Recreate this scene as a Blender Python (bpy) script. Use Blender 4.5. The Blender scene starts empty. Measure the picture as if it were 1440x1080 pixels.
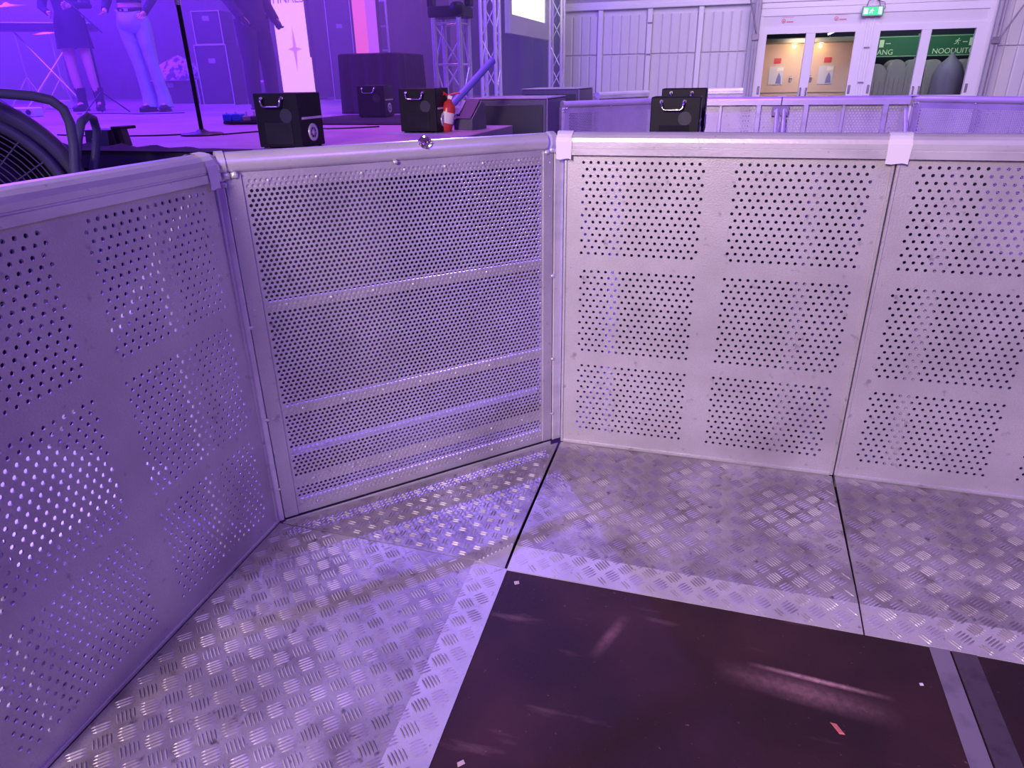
import bpy, math, random
from mathutils import Vector, Matrix
from math import sin, cos, pi, radians
random.seed(7)
SC = bpy.context.scene
COL = SC.collection

# ---------------------------------------------------------------- camera
cam_d = bpy.data.cameras.new('camera'); cam = bpy.data.objects.new('camera', cam_d); COL.objects.link(cam)
cam_d.sensor_fit = 'HORIZONTAL'; cam_d.sensor_width = 36.0; cam_d.lens = 966.1 / 1440 * 36.0
cam_d.clip_start = 0.05; cam_d.clip_end = 100
CR = Vector((0.9588, 0.2836, -0.0163)); CF = Vector((-0.2648, 0.8743, -0.4070))
CR = (CR - CF.normalized() * CR.dot(CF.normalized())).normalized(); CF.normalize(); CU = CR.cross(CF)
M = Matrix((CR, CU, -CF)).transposed().to_4x4(); M.translation = Vector((0.516, -2.351, 1.370))
cam.matrix_world = M
SC.camera = cam

# ---------------------------------------------------------------- world, exposure, lights
SC.view_settings.view_transform = 'Standard'; SC.view_settings.look = 'None'
SC.view_settings.gamma = 1.0; SC.view_settings.use_curve_mapping = False
SC.view_settings.exposure = 0.0
w = bpy.data.worlds.new('hall_air'); SC.world = w; w.use_nodes = True
w.node_tree.nodes['Background'].inputs[0].default_value = (0.36, 0.13, 0.95, 1)
w.node_tree.nodes['Background'].inputs[1].default_value = 0.22

def light(kind, loc, target, energy, color, size=1.0, size_y=None, spot=60, blend=0.5):
    d = bpy.data.lights.new('lamp', kind); d.energy = energy; d.color = color
    if kind == 'AREA':
        d.size = size
        if size_y: d.shape = 'RECTANGLE'; d.size_y = size_y
    else:
        d.shadow_soft_size = size
    if kind == 'SPOT': d.spot_size = radians(spot); d.spot_blend = blend
    o = bpy.data.objects.new('lamp', d); COL.objects.link(o); o.location = loc
    o.rotation_euler = (Vector(target) - Vector(loc)).to_track_quat('-Z', 'Y').to_euler()
    return o
PINKW = (1.0, 0.76, 0.86); VIO = (0.24, 0.13, 1.0); LILAC = (0.75, 0.6, 1.0); MAG = (0.95, 0.16, 0.75)
light('SPOT', (-0.9, -6.2, 3.3), (0.85, -0.2, 0.55), 1800, PINKW, 0.75, spot=56, blend=0.7)          # hall work light behind the crowd
light('AREA', (4.6, -3.0, 3.4), (-0.6, -0.6, 0.5), 110, (0.22, 0.07, 1.0), 0.8)         # violet wash from the right
light('SPOT', (-1.3, 4.2, 4.6), (0.45, -0.2, 0.1), 90, (0.2, 0.12, 1.0), 0.45, spot=40)   # violet back light over the pit
light('SPOT', (-0.95, 1.25, 1.75), (-0.38, -0.38, 0.55), 650, (0.20, 0.12, 1.0), 0.03, spot=48)  # added unseen source, backlights the holes of the mesh gate
light('SPOT', (-4.2, 0.6, 4.4), (-0.50, -1.6, 0.0), 200, (0.20, 0.10, 1.0), 0.04, spot=16)
light('AREA', (-6.5, 3.2, 4.7), (-6.5, 5.0, 1.0), 1000, (0.13, 0.02, 1.0), 3.0)         # violet stage wash
light('AREA', (-10.0, 6.0, 4.5), (-9.0, 8.0, 1.0), 900, (0.17, 0.012, 1.0), 3.0)
light('SPOT', (-2.2, 2.6, 5.0), (-2.5, 2.2, 1.0), 480, (0.74, 0.17, 1.0), 0.3, spot=62)
light('SPOT', (-3.6, 7.6, 4.8), (-3.4, 4.6, 1.0), 330, MAG, 0.3, spot=60)
light('SPOT', (-4.5, -2.6, 3.6), (-2.2, -0.3, 1.0), 420, (0.14, 0.06, 1.0), 0.4, spot=36)  # added spot to brighten the drum fan
light('SPOT', (-2.4, -1.9, 3.2), (-1.15, -1.3, 0.3), 260, (0.3, 0.14, 1.0), 0.15, spot=28)  # added spot to light the pale box behind the left barrier
light('AREA', (-1.0, 5.0, 4.5), (-2.0, 9.5, 1.2), 110, (0.6, 0.5, 1.0), 2.0)
light('AREA', (2.6, 6.5, 4.6), (2.8, 12.0, 1.5), 290, (0.86, 0.66, 1.0), 3.5)    # house lights before the back wall
light('SPOT', (0.6, 1.4, 4.4), (0.9, 4.5, 1.0), 1000, (0.26, 0.07, 1.0), 0.2, spot=70)

# ---------------------------------------------------------------- materials
def mat(name, color, rough=0.5, metal=0.0, noise=None, bump=None, emis=None, alpha=None, trans=0.0, spec=0.5, wave=None, blotch=None):
    m = bpy.data.materials.new(name); m.use_nodes = True; nt = m.node_tree; b = nt.nodes['Principled BSDF']
    b.inputs['Base Color'].default_value = (*color, 1); b.inputs['Roughness'].default_value = rough
    b.inputs['Metallic'].default_value = metal; b.inputs['Specular IOR Level'].default_value = spec
    if trans: b.inputs['Transmission Weight'].default_value = trans
    tc = nt.nodes.new('ShaderNodeTexCoord')
    src = None
    def mix(prev, fac, dark):
        x = nt.nodes.new('ShaderNodeMix'); x.data_type = 'RGBA'
        nt.links.new(fac, x.inputs[0])
        if prev is None: x.inputs[6].default_value = (*color, 1)
        else: nt.links.new(prev, x.inputs[6])
        x.inputs[7].default_value = (*dark, 1); return x.outputs[2]
    def ntex(scale, lo, hi, detail=6, stretch=None):
        n = nt.nodes.new('ShaderNodeTexNoise'); n.inputs['Scale'].default_value = scale; n.inputs['Detail'].default_value = detail
        if stretch:
            mp = nt.nodes.new('ShaderNodeMapping'); mp.inputs['Scale'].default_value = stretch
            nt.links.new(tc.outputs['Object'], mp.inputs[0]); nt.links.new(mp.outputs[0], n.inputs['Vector'])
        else: nt.links.new(tc.outputs['Object'], n.inputs['Vector'])
        r = nt.nodes.new('ShaderNodeMapRange'); r.inputs[1].default_value = lo; r.inputs[2].default_value = hi
        nt.links.new(n.outputs['Fac'], r.inputs[0]); return r.outputs[0]
    for args in (noise or []):
        src = mix(src, ntex(*args[:3], stretch=args[4] if len(args) > 4 else None), args[3])
    if src is not None: nt.links.new(src, b.inputs['Base Color'])
    if bump:
        sc, st = bump
        n = nt.nodes.new('ShaderNodeTexNoise'); n.inputs['Scale'].default_value = sc; n.inputs['Detail'].default_value = 4
        nt.links.new(tc.outputs['Object'], n.inputs['Vector'])
        bp = nt.nodes.new('ShaderNodeBump'); bp.inputs['Strength'].default_value = st; bp.inputs['Distance'].default_value = 0.01
        nt.links.new(n.outputs['Fac'], bp.inputs['Height']); nt.links.new(bp.outputs[0], b.inputs['Normal'])
    if emis:
        b.inputs['Emission Color'].default_value = (*emis[0], 1); b.inputs['Emission Strength'].default_value = emis[1]
    return m
ALU = mat('brushed_aluminium', (0.66, 0.64, 0.66), 0.42, 0.45, noise=[(5, 0.35, 0.75, (0.50, 0.48, 0.50)), (2.1, 0.56, 0.74, (0.40, 0.37, 0.40)), (30, 0.62, 0.76, (0.27, 0.24, 0.27)), (240, 0.35, 0.9, (0.48, 0.45, 0.48))], bump=(180, 0.10))
RAIL = mat('rail_aluminium', (0.74, 0.72, 0.74), 0.32, 0.40, noise=[(14, 0.5, 0.8, (0.52, 0.50, 0.53), (0.3, 1, 1)), (60, 0.68, 0.8, (0.3, 0.28, 0.3))], bump=(90, 0.06))
TREAD = mat('tread_aluminium', (0.49, 0.46, 0.49), 0.52, 0.30, noise=[(3.4, 0.36, 0.66, (0.27, 0.24, 0.26)), (11, 0.5, 0.72, (0.20, 0.165, 0.185)), (40, 0.60, 0.74, (0.12, 0.10, 0.115)), (140, 0.62, 0.75, (0.22, 0.19, 0.2))], bump=(160, 0.12))
RIBM = mat('lit_rib_aluminium', (0.64, 0.61, 0.64), 0.42, 0.4, noise=[(4, 0.38, 0.64, (0.26, 0.23, 0.25)), (26, 0.62, 0.76, (0.18, 0.15, 0.17))])  # brighter copy of the tread metal, for light caught on rib edges
PLY = mat('phenolic_plywood', (0.035, 0.018, 0.024), 0.55, 0.0, noise=[(3, 0.42, 0.70, (0.062, 0.026, 0.032)), (9, 0.62, 0.78, (0.16, 0.09, 0.10), (0.35, 1.6, 1)), (70, 0.68, 0.8, (0.20, 0.12, 0.13))], bump=(120, 0.15), spec=0.12)
def scuff(m, cx, cy, ang, L, W_, col):
    nt = m.node_tree; b = nt.nodes['Principled BSDF']; lk = b.inputs['Base Color'].links[0]; src = lk.from_socket
    tc = nt.nodes.new('ShaderNodeTexCoord'); sp = nt.nodes.new('ShaderNodeSeparateXYZ'); nt.links.new(tc.outputs['Object'], sp.inputs[0])
    def mth(op, a, b_=None):
        n = nt.nodes.new('ShaderNodeMath'); n.operation = op
        for i, q in enumerate((a, b_)):
            if q is None: continue
            if isinstance(q, (int, float)): n.inputs[i].default_value = q
            else: nt.links.new(q, n.inputs[i])
        return n.outputs[0]
    dx = mth('SUBTRACT', sp.outputs[0], cx); dy = mth('SUBTRACT', sp.outputs[1], cy)
    u = mth('ADD', mth('MULTIPLY', dx, cos(ang)), mth('MULTIPLY', dy, sin(ang))); v = mth('SUBTRACT', mth('MULTIPLY', dy, cos(ang)), mth('MULTIPLY', dx, sin(ang)))
    fu = mth('MAXIMUM', mth('SUBTRACT', 1.0, mth('DIVIDE', mth('ABSOLUTE', u), L)), 0.0)
    fv = mth('MAXIMUM', mth('SUBTRACT', 1.0, mth('DIVIDE', mth('ABSOLUTE', v), W_)), 0.0)
    nz = nt.nodes.new('ShaderNodeTexNoise'); nz.inputs['Scale'].default_value = 60; nz.inputs['Detail'].default_value = 5; nt.links.new(tc.outputs['Object'], nz.inputs['Vector'])
    f = mth('MULTIPLY', mth('MULTIPLY', fu, fv), mth('MULTIPLY', nz.outputs['Fac'], 2.2))
    mx = nt.nodes.new('ShaderNodeMix'); mx.data_type = 'RGBA'; mx.clamp_factor = True; nt.links.new(f, mx.inputs[0]); nt.links.new(src, mx.inputs[6]); mx.inputs[7].default_value = (*col, 1)
    nt.links.new(mx.outputs[2], b.inputs['Base Color'])
scuff(PLY, 0.865, -0.945, radians(-4), 0.17, 0.010, (0.55, 0.32, 0.32))
scuff(PLY, 0.83, -0.99, radians(-6), 0.22, 0.045, (0.22, 0.12, 0.13))
scuff(PLY, 0.35, -0.93, radians(70), 0.10, 0.02, (0.18, 0.09, 0.10))
STRIPM = mat('dull_metal_strip', (0.30, 0.26, 0.32), 0.45, 0.4, noise=[(12, 0.5, 0.75, (0.17, 0.15, 0.19)), (60, 0.68, 0.76, (0.10, 0.08, 0.10))])
STRIPD = mat('dark_metal_strip', (0.10, 0.075, 0.10), 0.5, 0.3, noise=[(20, 0.5, 0.75, (0.05, 0.035, 0.05))])
TAPE = mat('white_cloth_tape', (0.80, 0.76, 0.80), 0.6, bump=(400, 0.05))
BLACK = mat('black_powder_coat', (0.009, 0.008, 0.013), 0.5, bump=(500, 0.05), spec=0.25)
BLACKF = mat('black_molton', (0.012, 0.011, 0.016), 0.95, noise=[(8, 0.4, 0.7, (0.02, 0.018, 0.026))])
DRAPE = mat('hazed_drape', (0.10, 0.10, 0.15), 0.95)  # black drape lightened to slate, haze put into its colour
RUBBER = mat('black_plastic', (0.03, 0.03, 0.045), 0.42)
FANM = mat('dark_fan_plastic', (0.10, 0.10, 0.16), 0.38, bump=(200, 0.05))
FANG = mat('fan_grille_wire', (0.16, 0.15, 0.22), 0.4, 0.3)
TREADC = mat('clean_tread_aluminium', (0.60, 0.57, 0.60), 0.50, 0.35, noise=[(7, 0.45, 0.75, (0.46, 0.44, 0.47)), (90, 0.64, 0.76, (0.26, 0.23, 0.25))], bump=(160, 0.12))
GRILLE = mat('perforated_black_grille', (0.03, 0.03, 0.045), 0.5)
CHROME = mat('chrome', (0.8, 0.8, 0.82), 0.15, 1.0)
STAGE = mat('painted_stage_deck', (0.40, 0.27, 0.38), 0.5, noise=[(2.2, 0.4, 0.7, (0.32, 0.20, 0.31)), (24, 0.6, 0.75, (0.24, 0.18, 0.24), (0.4, 1, 1))], bump=(60, 0.1))
WALLW = mat('white_hard_wall_panel', (0.72, 0.70, 0.74), 0.45)
WALLF = mat('white_aluminium_profile', (0.82, 0.80, 0.84), 0.35)
TENT = mat('grey_tent_cloth', (0.42, 0.40, 0.46), 0.8)
STEEL = mat('truss_aluminium', (0.75, 0.73, 0.78), 0.3, 0.5)
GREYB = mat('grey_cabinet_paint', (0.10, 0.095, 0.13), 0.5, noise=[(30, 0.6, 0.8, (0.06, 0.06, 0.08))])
GREYT = mat('grey_cabinet_top', (0.34, 0.31, 0.34), 0.5)  # on cabinet tops this paler grey stands for light
RED = mat('red_enamel', (0.65, 0.05, 0.05), 0.3)
CREAM = mat('pale_label', (0.85, 0.78, 0.72), 0.5)
CYAN = mat('pale_cyan_marker_tape', (0.12, 0.75, 0.70), 0.5)
JEANS = mat('pale_blue_denim', (0.45, 0.55, 0.72), 0.85, noise=[(9, 0.45, 0.7, (0.34, 0.43, 0.62))])
SKIN = mat('skin', (0.72, 0.42, 0.34), 0.5)
DARKC = mat('dark_cloth', (0.022, 0.02, 0.035), 0.85, bump=(30, 0.4))
HAIR = mat('dark_hair', (0.03, 0.02, 0.018), 0.5)
LEATH = mat('black_leather', (0.015, 0.013, 0.016), 0.35)
BLUEM = mat('blue_plastic', (0.05, 0.14, 0.75), 0.4)
WHITE = mat('white_paint', (0.85, 0.83, 0.86), 0.5)
PINKS = mat('lit_pink_screen', (0.1, 0.1, 0.1), 0.5, emis=((1.0, 0.50, 0.97), 1.35))
STARM = mat('screen_star', (0.1, 0.1, 0.1), 0.5, emis=((0.92, 0.30, 0.90), 0.95))
TXTM = mat('screen_lettering', (0.1, 0.1, 0.1), 0.5, emis=((0.30, 0.06, 0.50), 0.8))
SCR_O = mat('lit_coral_screen', (0.1, 0.1, 0.1), 0.5, emis=((0.95, 0.13, 0.40), 1.0))
SCR_M = mat('lit_magenta_screen', (0.1, 0.1, 0.1), 0.5, emis=((0.62, 0.11, 0.88), 0.9))
SCR_W = mat('lit_white_screen', (0.1, 0.1, 0.1), 0.5, emis=((1.0, 0.97, 0.96), 1.7))
SIGNG = mat('lit_green_sign', (0.02, 0.2, 0.1), 0.4, emis=((0.03, 0.60, 0.24), 1.2))
SIGNW = mat('lit_sign_symbol', (0.5, 0.5, 0.5), 0.4, emis=((0.75, 1.0, 0.85), 1.5))
BANG = mat('green_banner', (0.02, 0.12, 0.06), 0.6)
BANW = mat('banner_print', (0.62, 0.80, 0.52), 0.6)
BEIGE = mat('beige_plaster', (0.66, 0.48, 0.40), 0.7)
OLIVE = mat('olive_fascia', (0.30, 0.28, 0.22), 0.6)
LAMPW = mat('warm_lamp_glass', (0.9, 0.8, 0.4), 0.4, emis=((1.0, 0.62, 0.10), 6.0))
TUBEL = mat('lit_tube_lamp', (0.9, 0.9, 1.0), 0.4, emis=((0.8, 0.9, 1.0), 1.6))
POST = mat('poster_paper', (0.60, 0.60, 0.70), 0.5)
POSTB = mat('poster_blue_print', (0.20, 0.20, 0.52), 0.5)
REDP = mat('red_print', (0.60, 0.06, 0.10), 0.6)
REDL = mat('pale_red_print', (0.75, 0.22, 0.28), 0.6)
ARCH = mat('pale_grey_moulded_plastic', (0.26, 0.25, 0.25), 0.45)
ARCHD = mat('dark_grey_tent_cloth', (0.13, 0.12, 0.18), 0.7)
NIGHT = mat('night_wall', (0.02, 0.02, 0.05), 0.9)
PATT = mat('patterned_cloth', (0.5, 0.4, 0.6), 0.9, noise=[(12, 0.5, 0.55, (0.06, 0.05, 0.10))])
LENS = mat('blue_lens', (0.05, 0.2, 0.6), 0.1, emis=((0.12, 0.38, 1.0), 1.3))
FOIL = mat('crumpled_foil', (0.85, 0.75, 0.68), 0.2, 1.0)
TUBEV = mat('violet_enamel_tube', (0.25, 0.20, 0.85), 0.35)
DEBR = mat('red_litter', (0.62, 0.17, 0.15), 0.6)
CHIP = mat('pale_litter', (0.60, 0.45, 0.45), 0.6)
GLASS = mat('window_glass', (0.9, 0.92, 0.95), 0.03, 0.0, trans=1.0)
GLASS.node_tree.nodes['Principled BSDF'].inputs['IOR'].default_value = 1.1
MUFF = mat('pit_black', (0.01, 0.009, 0.012), 0.8)

# ---------------------------------------------------------------- mesh helpers
class MB:
    def __init__(s): s.v = []; s.f = []; s.sm = []
    def add(s, v, f, smooth=False):
        n = len(s.v); s.v += [tuple(a) for a in v]; s.f += [tuple(i + n for i in q) for q in f]; s.sm += [smooth] * len(f); return s
    def box(s, x0, x1, y0, y1, z0, z1, bev=0.0):
        if bev <= 0:
            v = [(x, y, z) for z in (z0, z1) for y in (y0, y1) for x in (x0, x1)]
            f = [(0, 2, 3, 1), (4, 5, 7, 6), (0, 1, 5, 4), (2, 6, 7, 3), (0, 4, 6, 2), (1, 3, 7, 5)]
            return s.add(v, f)
        b = bev; v = []; f = []
        # rounded in three rings: bottom, bottom inset etc. (chamfered box, 24 verts)
        cx = [(x0, x1)[i] for i in (0, 1)]
        idx = {}
        for ix, X in enumerate((x0, x1)):
            for iy, Yy in enumerate((y0, y1)):
                for iz, Zz in enumerate((z0, z1)):
                    sx = b if ix == 0 else -b; sy = b if iy == 0 else -b; sz = b if iz == 0 else -b
                    idx[ix, iy, iz, 0] = len(v); v.append((X, Yy + sy, Zz + sz))
                    idx[ix, iy, iz, 1] = len(v); v.append((X + sx, Yy, Zz + sz))
                    idx[ix, iy, iz, 2] = len(v); v.append((X + sx, Yy + sy, Zz))
        q = lambda *k: f.append(tuple(idx[a] for a in k))
        for i, fl in ((0, 0), (1, 1)):
            a = [(i, 0, 0, 0), (i, 0, 1, 0), (i, 1, 1, 0), (i, 1, 0, 0)]; q(*(a if i == 0 else a[::-1]))
            a = [(0, i, 0, 1), (1, i, 0, 1), (1, i, 1, 1), (0, i, 1, 1)]; q(*(a if i == 0 else a[::-1]))
            a = [(0, 0, i, 2), (0, 1, i, 2), (1, 1, i, 2), (1, 0, i, 2)]; q(*(a if i == 0 else a[::-1]))
        for i in (0, 1):
            for j in (0, 1):
                q((i, j, 0, 0), (i, j, 1, 0), (i, j, 1, 1), (i, j, 0, 1))
                q((i, 0, j, 0), (i, 1, j, 0), (i, 1, j, 2), (i, 0, j, 2))
                q((0, i, j, 1), (1, i, j, 1), (1, i, j, 2), (0, i, j, 2))
                for k in (0, 1): q((i, j, k, 0), (i, j, k, 1), (i, j, k, 2))
        return s.add(v, f)
    def tube(s, pts, r, n=10, cap=True, rs=None, closed=False):
        pts = [Vector(p) for p in pts]; N = len(pts); v = []; f = []
        up = None
        for i, p in enumerate(pts):
            a = pts[(i - 1) % N] if (i or closed) else p; b = pts[(i + 1) % N] if (i < N - 1 or closed) else p
            t = (b - a).normalized()
            if up is None: up = Vector((0, 0, 1)) if abs(t.z) < 0.9 else Vector((0, 1, 0))
            e1 = (up - t * up.dot(t)); e1 = e1.normalized() if e1.length > 1e-5 else t.orthogonal().normalized()
            up = e1; e2 = t.cross(e1)
            rr = rs[i] if rs else r
            ra, rb = rr if isinstance(rr, tuple) else (rr, rr)
            for k in range(n):
                an = 2 * pi * k / n; v.append(p + e1 * cos(an) * ra + e2 * sin(an) * rb)
        for i in range(N if closed else N - 1):
            j = (i + 1) % N
            for k in range(n):
                f.append((i * n + k, j * n + k, j * n + (k + 1) % n, i * n + (k + 1) % n)[::-1])
        s.add(v, f, True)
        if cap and not closed:
            s.add(v[:n], [tuple(range(n))]); s.add(v[-n:], [tuple(range(n))[::-1]])
        return s
    def lathe(s, prof, n=20, M4=None, cap=False):
        v = []; f = []
        for r, z in prof:
            for k in range(n):
                p = Vector((r * cos(2 * pi * k / n), r * sin(2 * pi * k / n), z)); v.append(M4 @ p if M4 else p)
        for i in range(len(prof) - 1):
            for k in range(n): f.append((i * n + k, i * n + (k + 1) % n, (i + 1) * n + (k + 1) % n, (i + 1) * n + k))
        return s.add(v, f, True)
    def prism(s, poly, a0, a1, axis='x'):   # poly in the two other axes, extruded along axis
        n = len(poly); v = []
        for a in (a0, a1):
            for p, q in poly:
                v.append({'x': (a, p, q), 'y': (p, a, q), 'z': (p, q, a)}[axis])
        f = [tuple(range(n)), tuple(range(2 * n - 1, n - 1, -1))] + [(i, i + n, (i + 1) % n + n, (i + 1) % n) for i in range(n)]
        return s.add(v, f)
    def mesh(s, name, m):
        me = bpy.data.meshes.new(name); me.from_pydata(s.v, [], s.f); me.update()
        me.polygons.foreach_set('use_smooth', s.sm); me.materials.append(m); return me
def fixn(me):
    import bmesh
    b = bmesh.new(); b.from_mesh(me); bmesh.ops.recalc_face_normals(b, faces=b.faces); b.to_mesh(me); b.free()
def obj(name, me, parent=None, mat_=None, recalc=True, **kw):
    if isinstance(me, MB): me = me.mesh(name, mat_)
    if recalc and me.users == 0: fixn(me)
    o = bpy.data.objects.new(name, me); COL.objects.link(o)
    if parent: o.parent = parent
    for k, v in kw.items(): o[k] = v
    return o
def tag(o, label, cat, group=None, kind=None):
    o['label'] = label; o['category'] = cat
    if group: o['group'] = group
    if kind: o['kind'] = kind
    return o
def thing(name, label, cat, loc=(0, 0, 0), rz=0.0, group=None):
    o = bpy.data.objects.new(name, None); COL.objects.link(o); o.location = loc; o.rotation_euler = (0, 0, rz)
    o.empty_display_size = 0.1
    return tag(o, label, cat, group)
def dup(root, label, loc, rz, group=None, scale=None, skip=()):
    r = root.copy(); COL.objects.link(r); r.location = loc; r.rotation_euler = (0, 0, rz); r['label'] = label
    if group: r['group'] = group
    if scale: r.scale = scale
    for ch in list(root.children):
        if ch.name.split('.')[0] in skip: continue
        c = ch.copy(); COL.objects.link(c); c.parent = r
        for g in list(ch.children):
            d = g.copy(); COL.objects.link(d); d.parent = c
    return r
def struct(name, mb, m): return obj(name, mb, None, m, kind='structure')
def text_mesh(s, size, depth, m):
    cu = bpy.data.curves.new('t', 'FONT'); cu.body = s; cu.size = size; cu.extrude = depth
    cu.align_x = 'CENTER'; cu.align_y = 'CENTER'
    o = bpy.data.objects.new('t', cu); COL.objects.link(o)
    bpy.context.view_layer.update()
    me = bpy.data.meshes.new_from_object(o.evaluated_get(bpy.context.evaluated_depsgraph_get()))
    bpy.data.objects.remove(o); me.materials.clear(); me.materials.append(m); return me

# ---------------------------------------------------------------- floor of the hall
fl = struct('floor', MB().box(-14, 9, -6, 15, -0.10, -0.012), MUFF)
xs = [-6.12, -3.68, -1.24, 1.202, 3.642]
shp = {}
for i in range(len(xs) - 1):
    for (y0, y1) in ((-4.62, -2.18), (-2.178, 0.26), (0.262, 2.70), (2.702, 5.14)):
        m = MB().box(xs[i] + 0.001, xs[i + 1] - 0.002, y0, y1, -0.012, 0.0, 0.0006)
        obj('plywood_sheet', m, fl, PLY)
obj('edge_strip', MB().box(1.152, 1.1995, -4.6, 5.0, 0.0, 0.0022, 0.0008), fl, STRIPM, label='pale dull metal strip along the plywood edge')
obj('edge_strip', MB().box(1.2045, 1.262, -4.6, 5.0, 0.0, 0.0016, 0.0006), fl, STRIPD, label='darker worn metal strip beside the pale one')

# ---------------------------------------------------------------- hole sheets
OCT = [(cos(pi * (k + 0.5) / 4 - pi / 8), sin(pi * (k + 0.5) / 4 - pi / 8)) for k in range(8)]
def hole_cell(mb, cx, cz, pw, ph, r, th):
    hx, hz = pw / 2, ph / 2
    out = [(hx, 0), (hx, hz), (0, hz), (-hx, hz), (-hx, 0), (-hx, -hz), (0, -hz), (hx, -hz)]
    v = []
    for y in (0.0, th):
        v += [(cx + a, y, cz + b) for a, b in out] + [(cx + a * r, y, cz + b * r) for a, b in OCT]
    f = []
    for k in range(8):
        j = (k + 1) % 8
        f.append((k, 8 + k, 8 + j, j)); f.append((16 + k, 16 + j, 24 + j, 24 + k))
    mb.add(v, f)
    mb.add(v, [(8 + k, 24 + k, 24 + (k + 1) % 8, 8 + (k + 1) % 8) for k in range(8)], True)
def plate_rect(mb, x0, x1, z0, z1, th):
    v = [(x0, 0, z0), (x1, 0, z0), (x1, 0, z1), (x0, 0, z1), (x0, th, z0), (x1, th, z0), (x1, th, z1), (x0, th, z1)]
    mb.add(v, [(0, 1, 2, 3), (4, 7, 6, 5)])
def holed_sheet(x0, x1, z0, z1, rows, pw, r, th):
    """rows: list of (zc, ph, [ (xstart, count), ... ])"""
    mb = MB(); z = z1
    for zc, ph, segs in rows:
        t, b = zc + ph / 2, zc - ph / 2
        if z - t > 1e-5: plate_rect(mb, x0, x1, t, z, th)
        x = x0
        for xs_, n in segs:
            if xs_ - pw / 2 - x > 1e-5: plate_rect(mb, x, xs_ - pw / 2, b, t, th)
            for k in range(n): hole_cell(mb, xs_ + k * pw, zc, pw, ph, r, th)
            x = xs_ + (n - 0.5) * pw
        if x1 - x > 1e-5: plate_rect(mb, x, x1, b, t, th)
        z = b
    if z - z0 > 1e-5: plate_rect(mb, x0, x1, z0, z, th)
    return mb
def barrier_rows():
    rows = []
    for top, n, ph, par in ((1.110, 15, 0.02165, 0), (0.7425, 15, 0.02125, 1), (0.3825, 13, 0.02165, 1)):
        for k in range(n):
            p = (k + par) % 2
            rows.append((top - k * ph, ph, [(0.0655 + 0.0125 * p, 16), (0.566 - 0.0125 * p, 16)]))
    return rows
PANEL = holed_sheet(0.004, 0.996, 0.055, 1.14, barrier_rows(), 0.025, 0.0053, 0.004).mesh('perforated_sheet', ALU)
RAILP = [(-0.020, 1.135), (-0.020, 1.155), (-0.0175, 1.157), (-0.0175, 1.160), (-0.020, 1.162), (-0.020, 1.176), (-0.016, 1.188), (-0.008, 1.197), (0.004, 1.203),
         (0.018, 1.205), (0.032, 1.203), (0.044, 1.197), (0.052, 1.188), (0.056, 1.176), (0.056, 1.135), (0.050, 1.135), (0.050, 1.14), (-0.010, 1.14), (-0.010, 1.135)]
RAILM = MB().prism(RAILP, 0.002, 0.998).mesh('top_rail', RAIL)

# ---------------------------------------------------------------- tread ribs
def ribs(cells, bars, length, width, height, zfun, gap, inside):
    """cells: list of (x, y, parity); ribs at +-45 degrees; zfun(x,y) gives the plate height"""
    mb = MB()
    for cx, cy, par in cells:
        a = pi / 4 if par else -pi / 4
        d = (cos(a), sin(a)); n = (-sin(a), cos(a))
        for b in range(bars):
            o = (b - (bars - 1) / 2) * gap
            px, py = cx + n[0] * o, cy + n[1] * o
            L = length * (1 - 0.10 * abs(b - (bars - 1) / 2)) / 2
            e = [(px + d[0] * L * u + n[0] * width / 2 * w_, py + d[1] * L * u + n[1] * width / 2 * w_) for u, w_ in ((-1, 0), (-0.55, 1), (0.55, 1), (1, 0), (0.55, -1), (-0.55, -1))]
            if not all(inside(x, y) for x, y in e): continue
            v = [(x, y, zfun(x, y)) for x, y in e]
            t = [(px + d[0] * L * u, py + d[1] * L * u) for u in (-0.55, 0.55)]
            v += [(x, y, zfun(x, y) + height) for x, y in t]
            mb.add(v, [(0, 6, 1), (1, 6, 7, 2), (2, 7, 3), (3, 7, 4), (4, 7, 6, 5), (5, 6, 0)])
    return mb
def tread(depth, bend, hinge=0.05, zb=0.016):
    """audience side foot plate in barrier frame: slopes to the floor, steeper flange at the edge"""
    def zf(x, y):
        t = -y
        return hinge + (zb - hinge) * t / bend if t < bend else zb + (0.003 - zb) * (t - bend) / (depth - bend)
    x0, x1 = 0.004, 0.996
    mb = MB(); th = 0.003
    mb.prism([(-0.006, zf(0, -0.006)), (-bend, zb), (-bend, zb - 0.006), (-0.006, hinge - 0.006)], x0, x1)
    fb = MB().prism([(-bend, zb), (-depth, 0.003), (-depth, 0.0), (-bend, zb - 0.006)], x0, x1)
    c = 0.05; cells = []
    s = c / math.sqrt(2)
    for i in range(-2, 40):
        for j in range(0, 40):
            if (i + j) % 2 == 0 and -0.05 < i * s < 1.05 and j * s < depth + 0.03: cells.append((i * s, -j * s - 0.03, i % 2))
    ins = lambda x, y: x0 + 0.002 < x < x1 - 0.002 and -depth + 0.003 < y < -0.012
    return mb, fb, ribs(cells, 5, 0.043, 0.0047, 0.0024, zf, 0.0086, ins)

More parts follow.
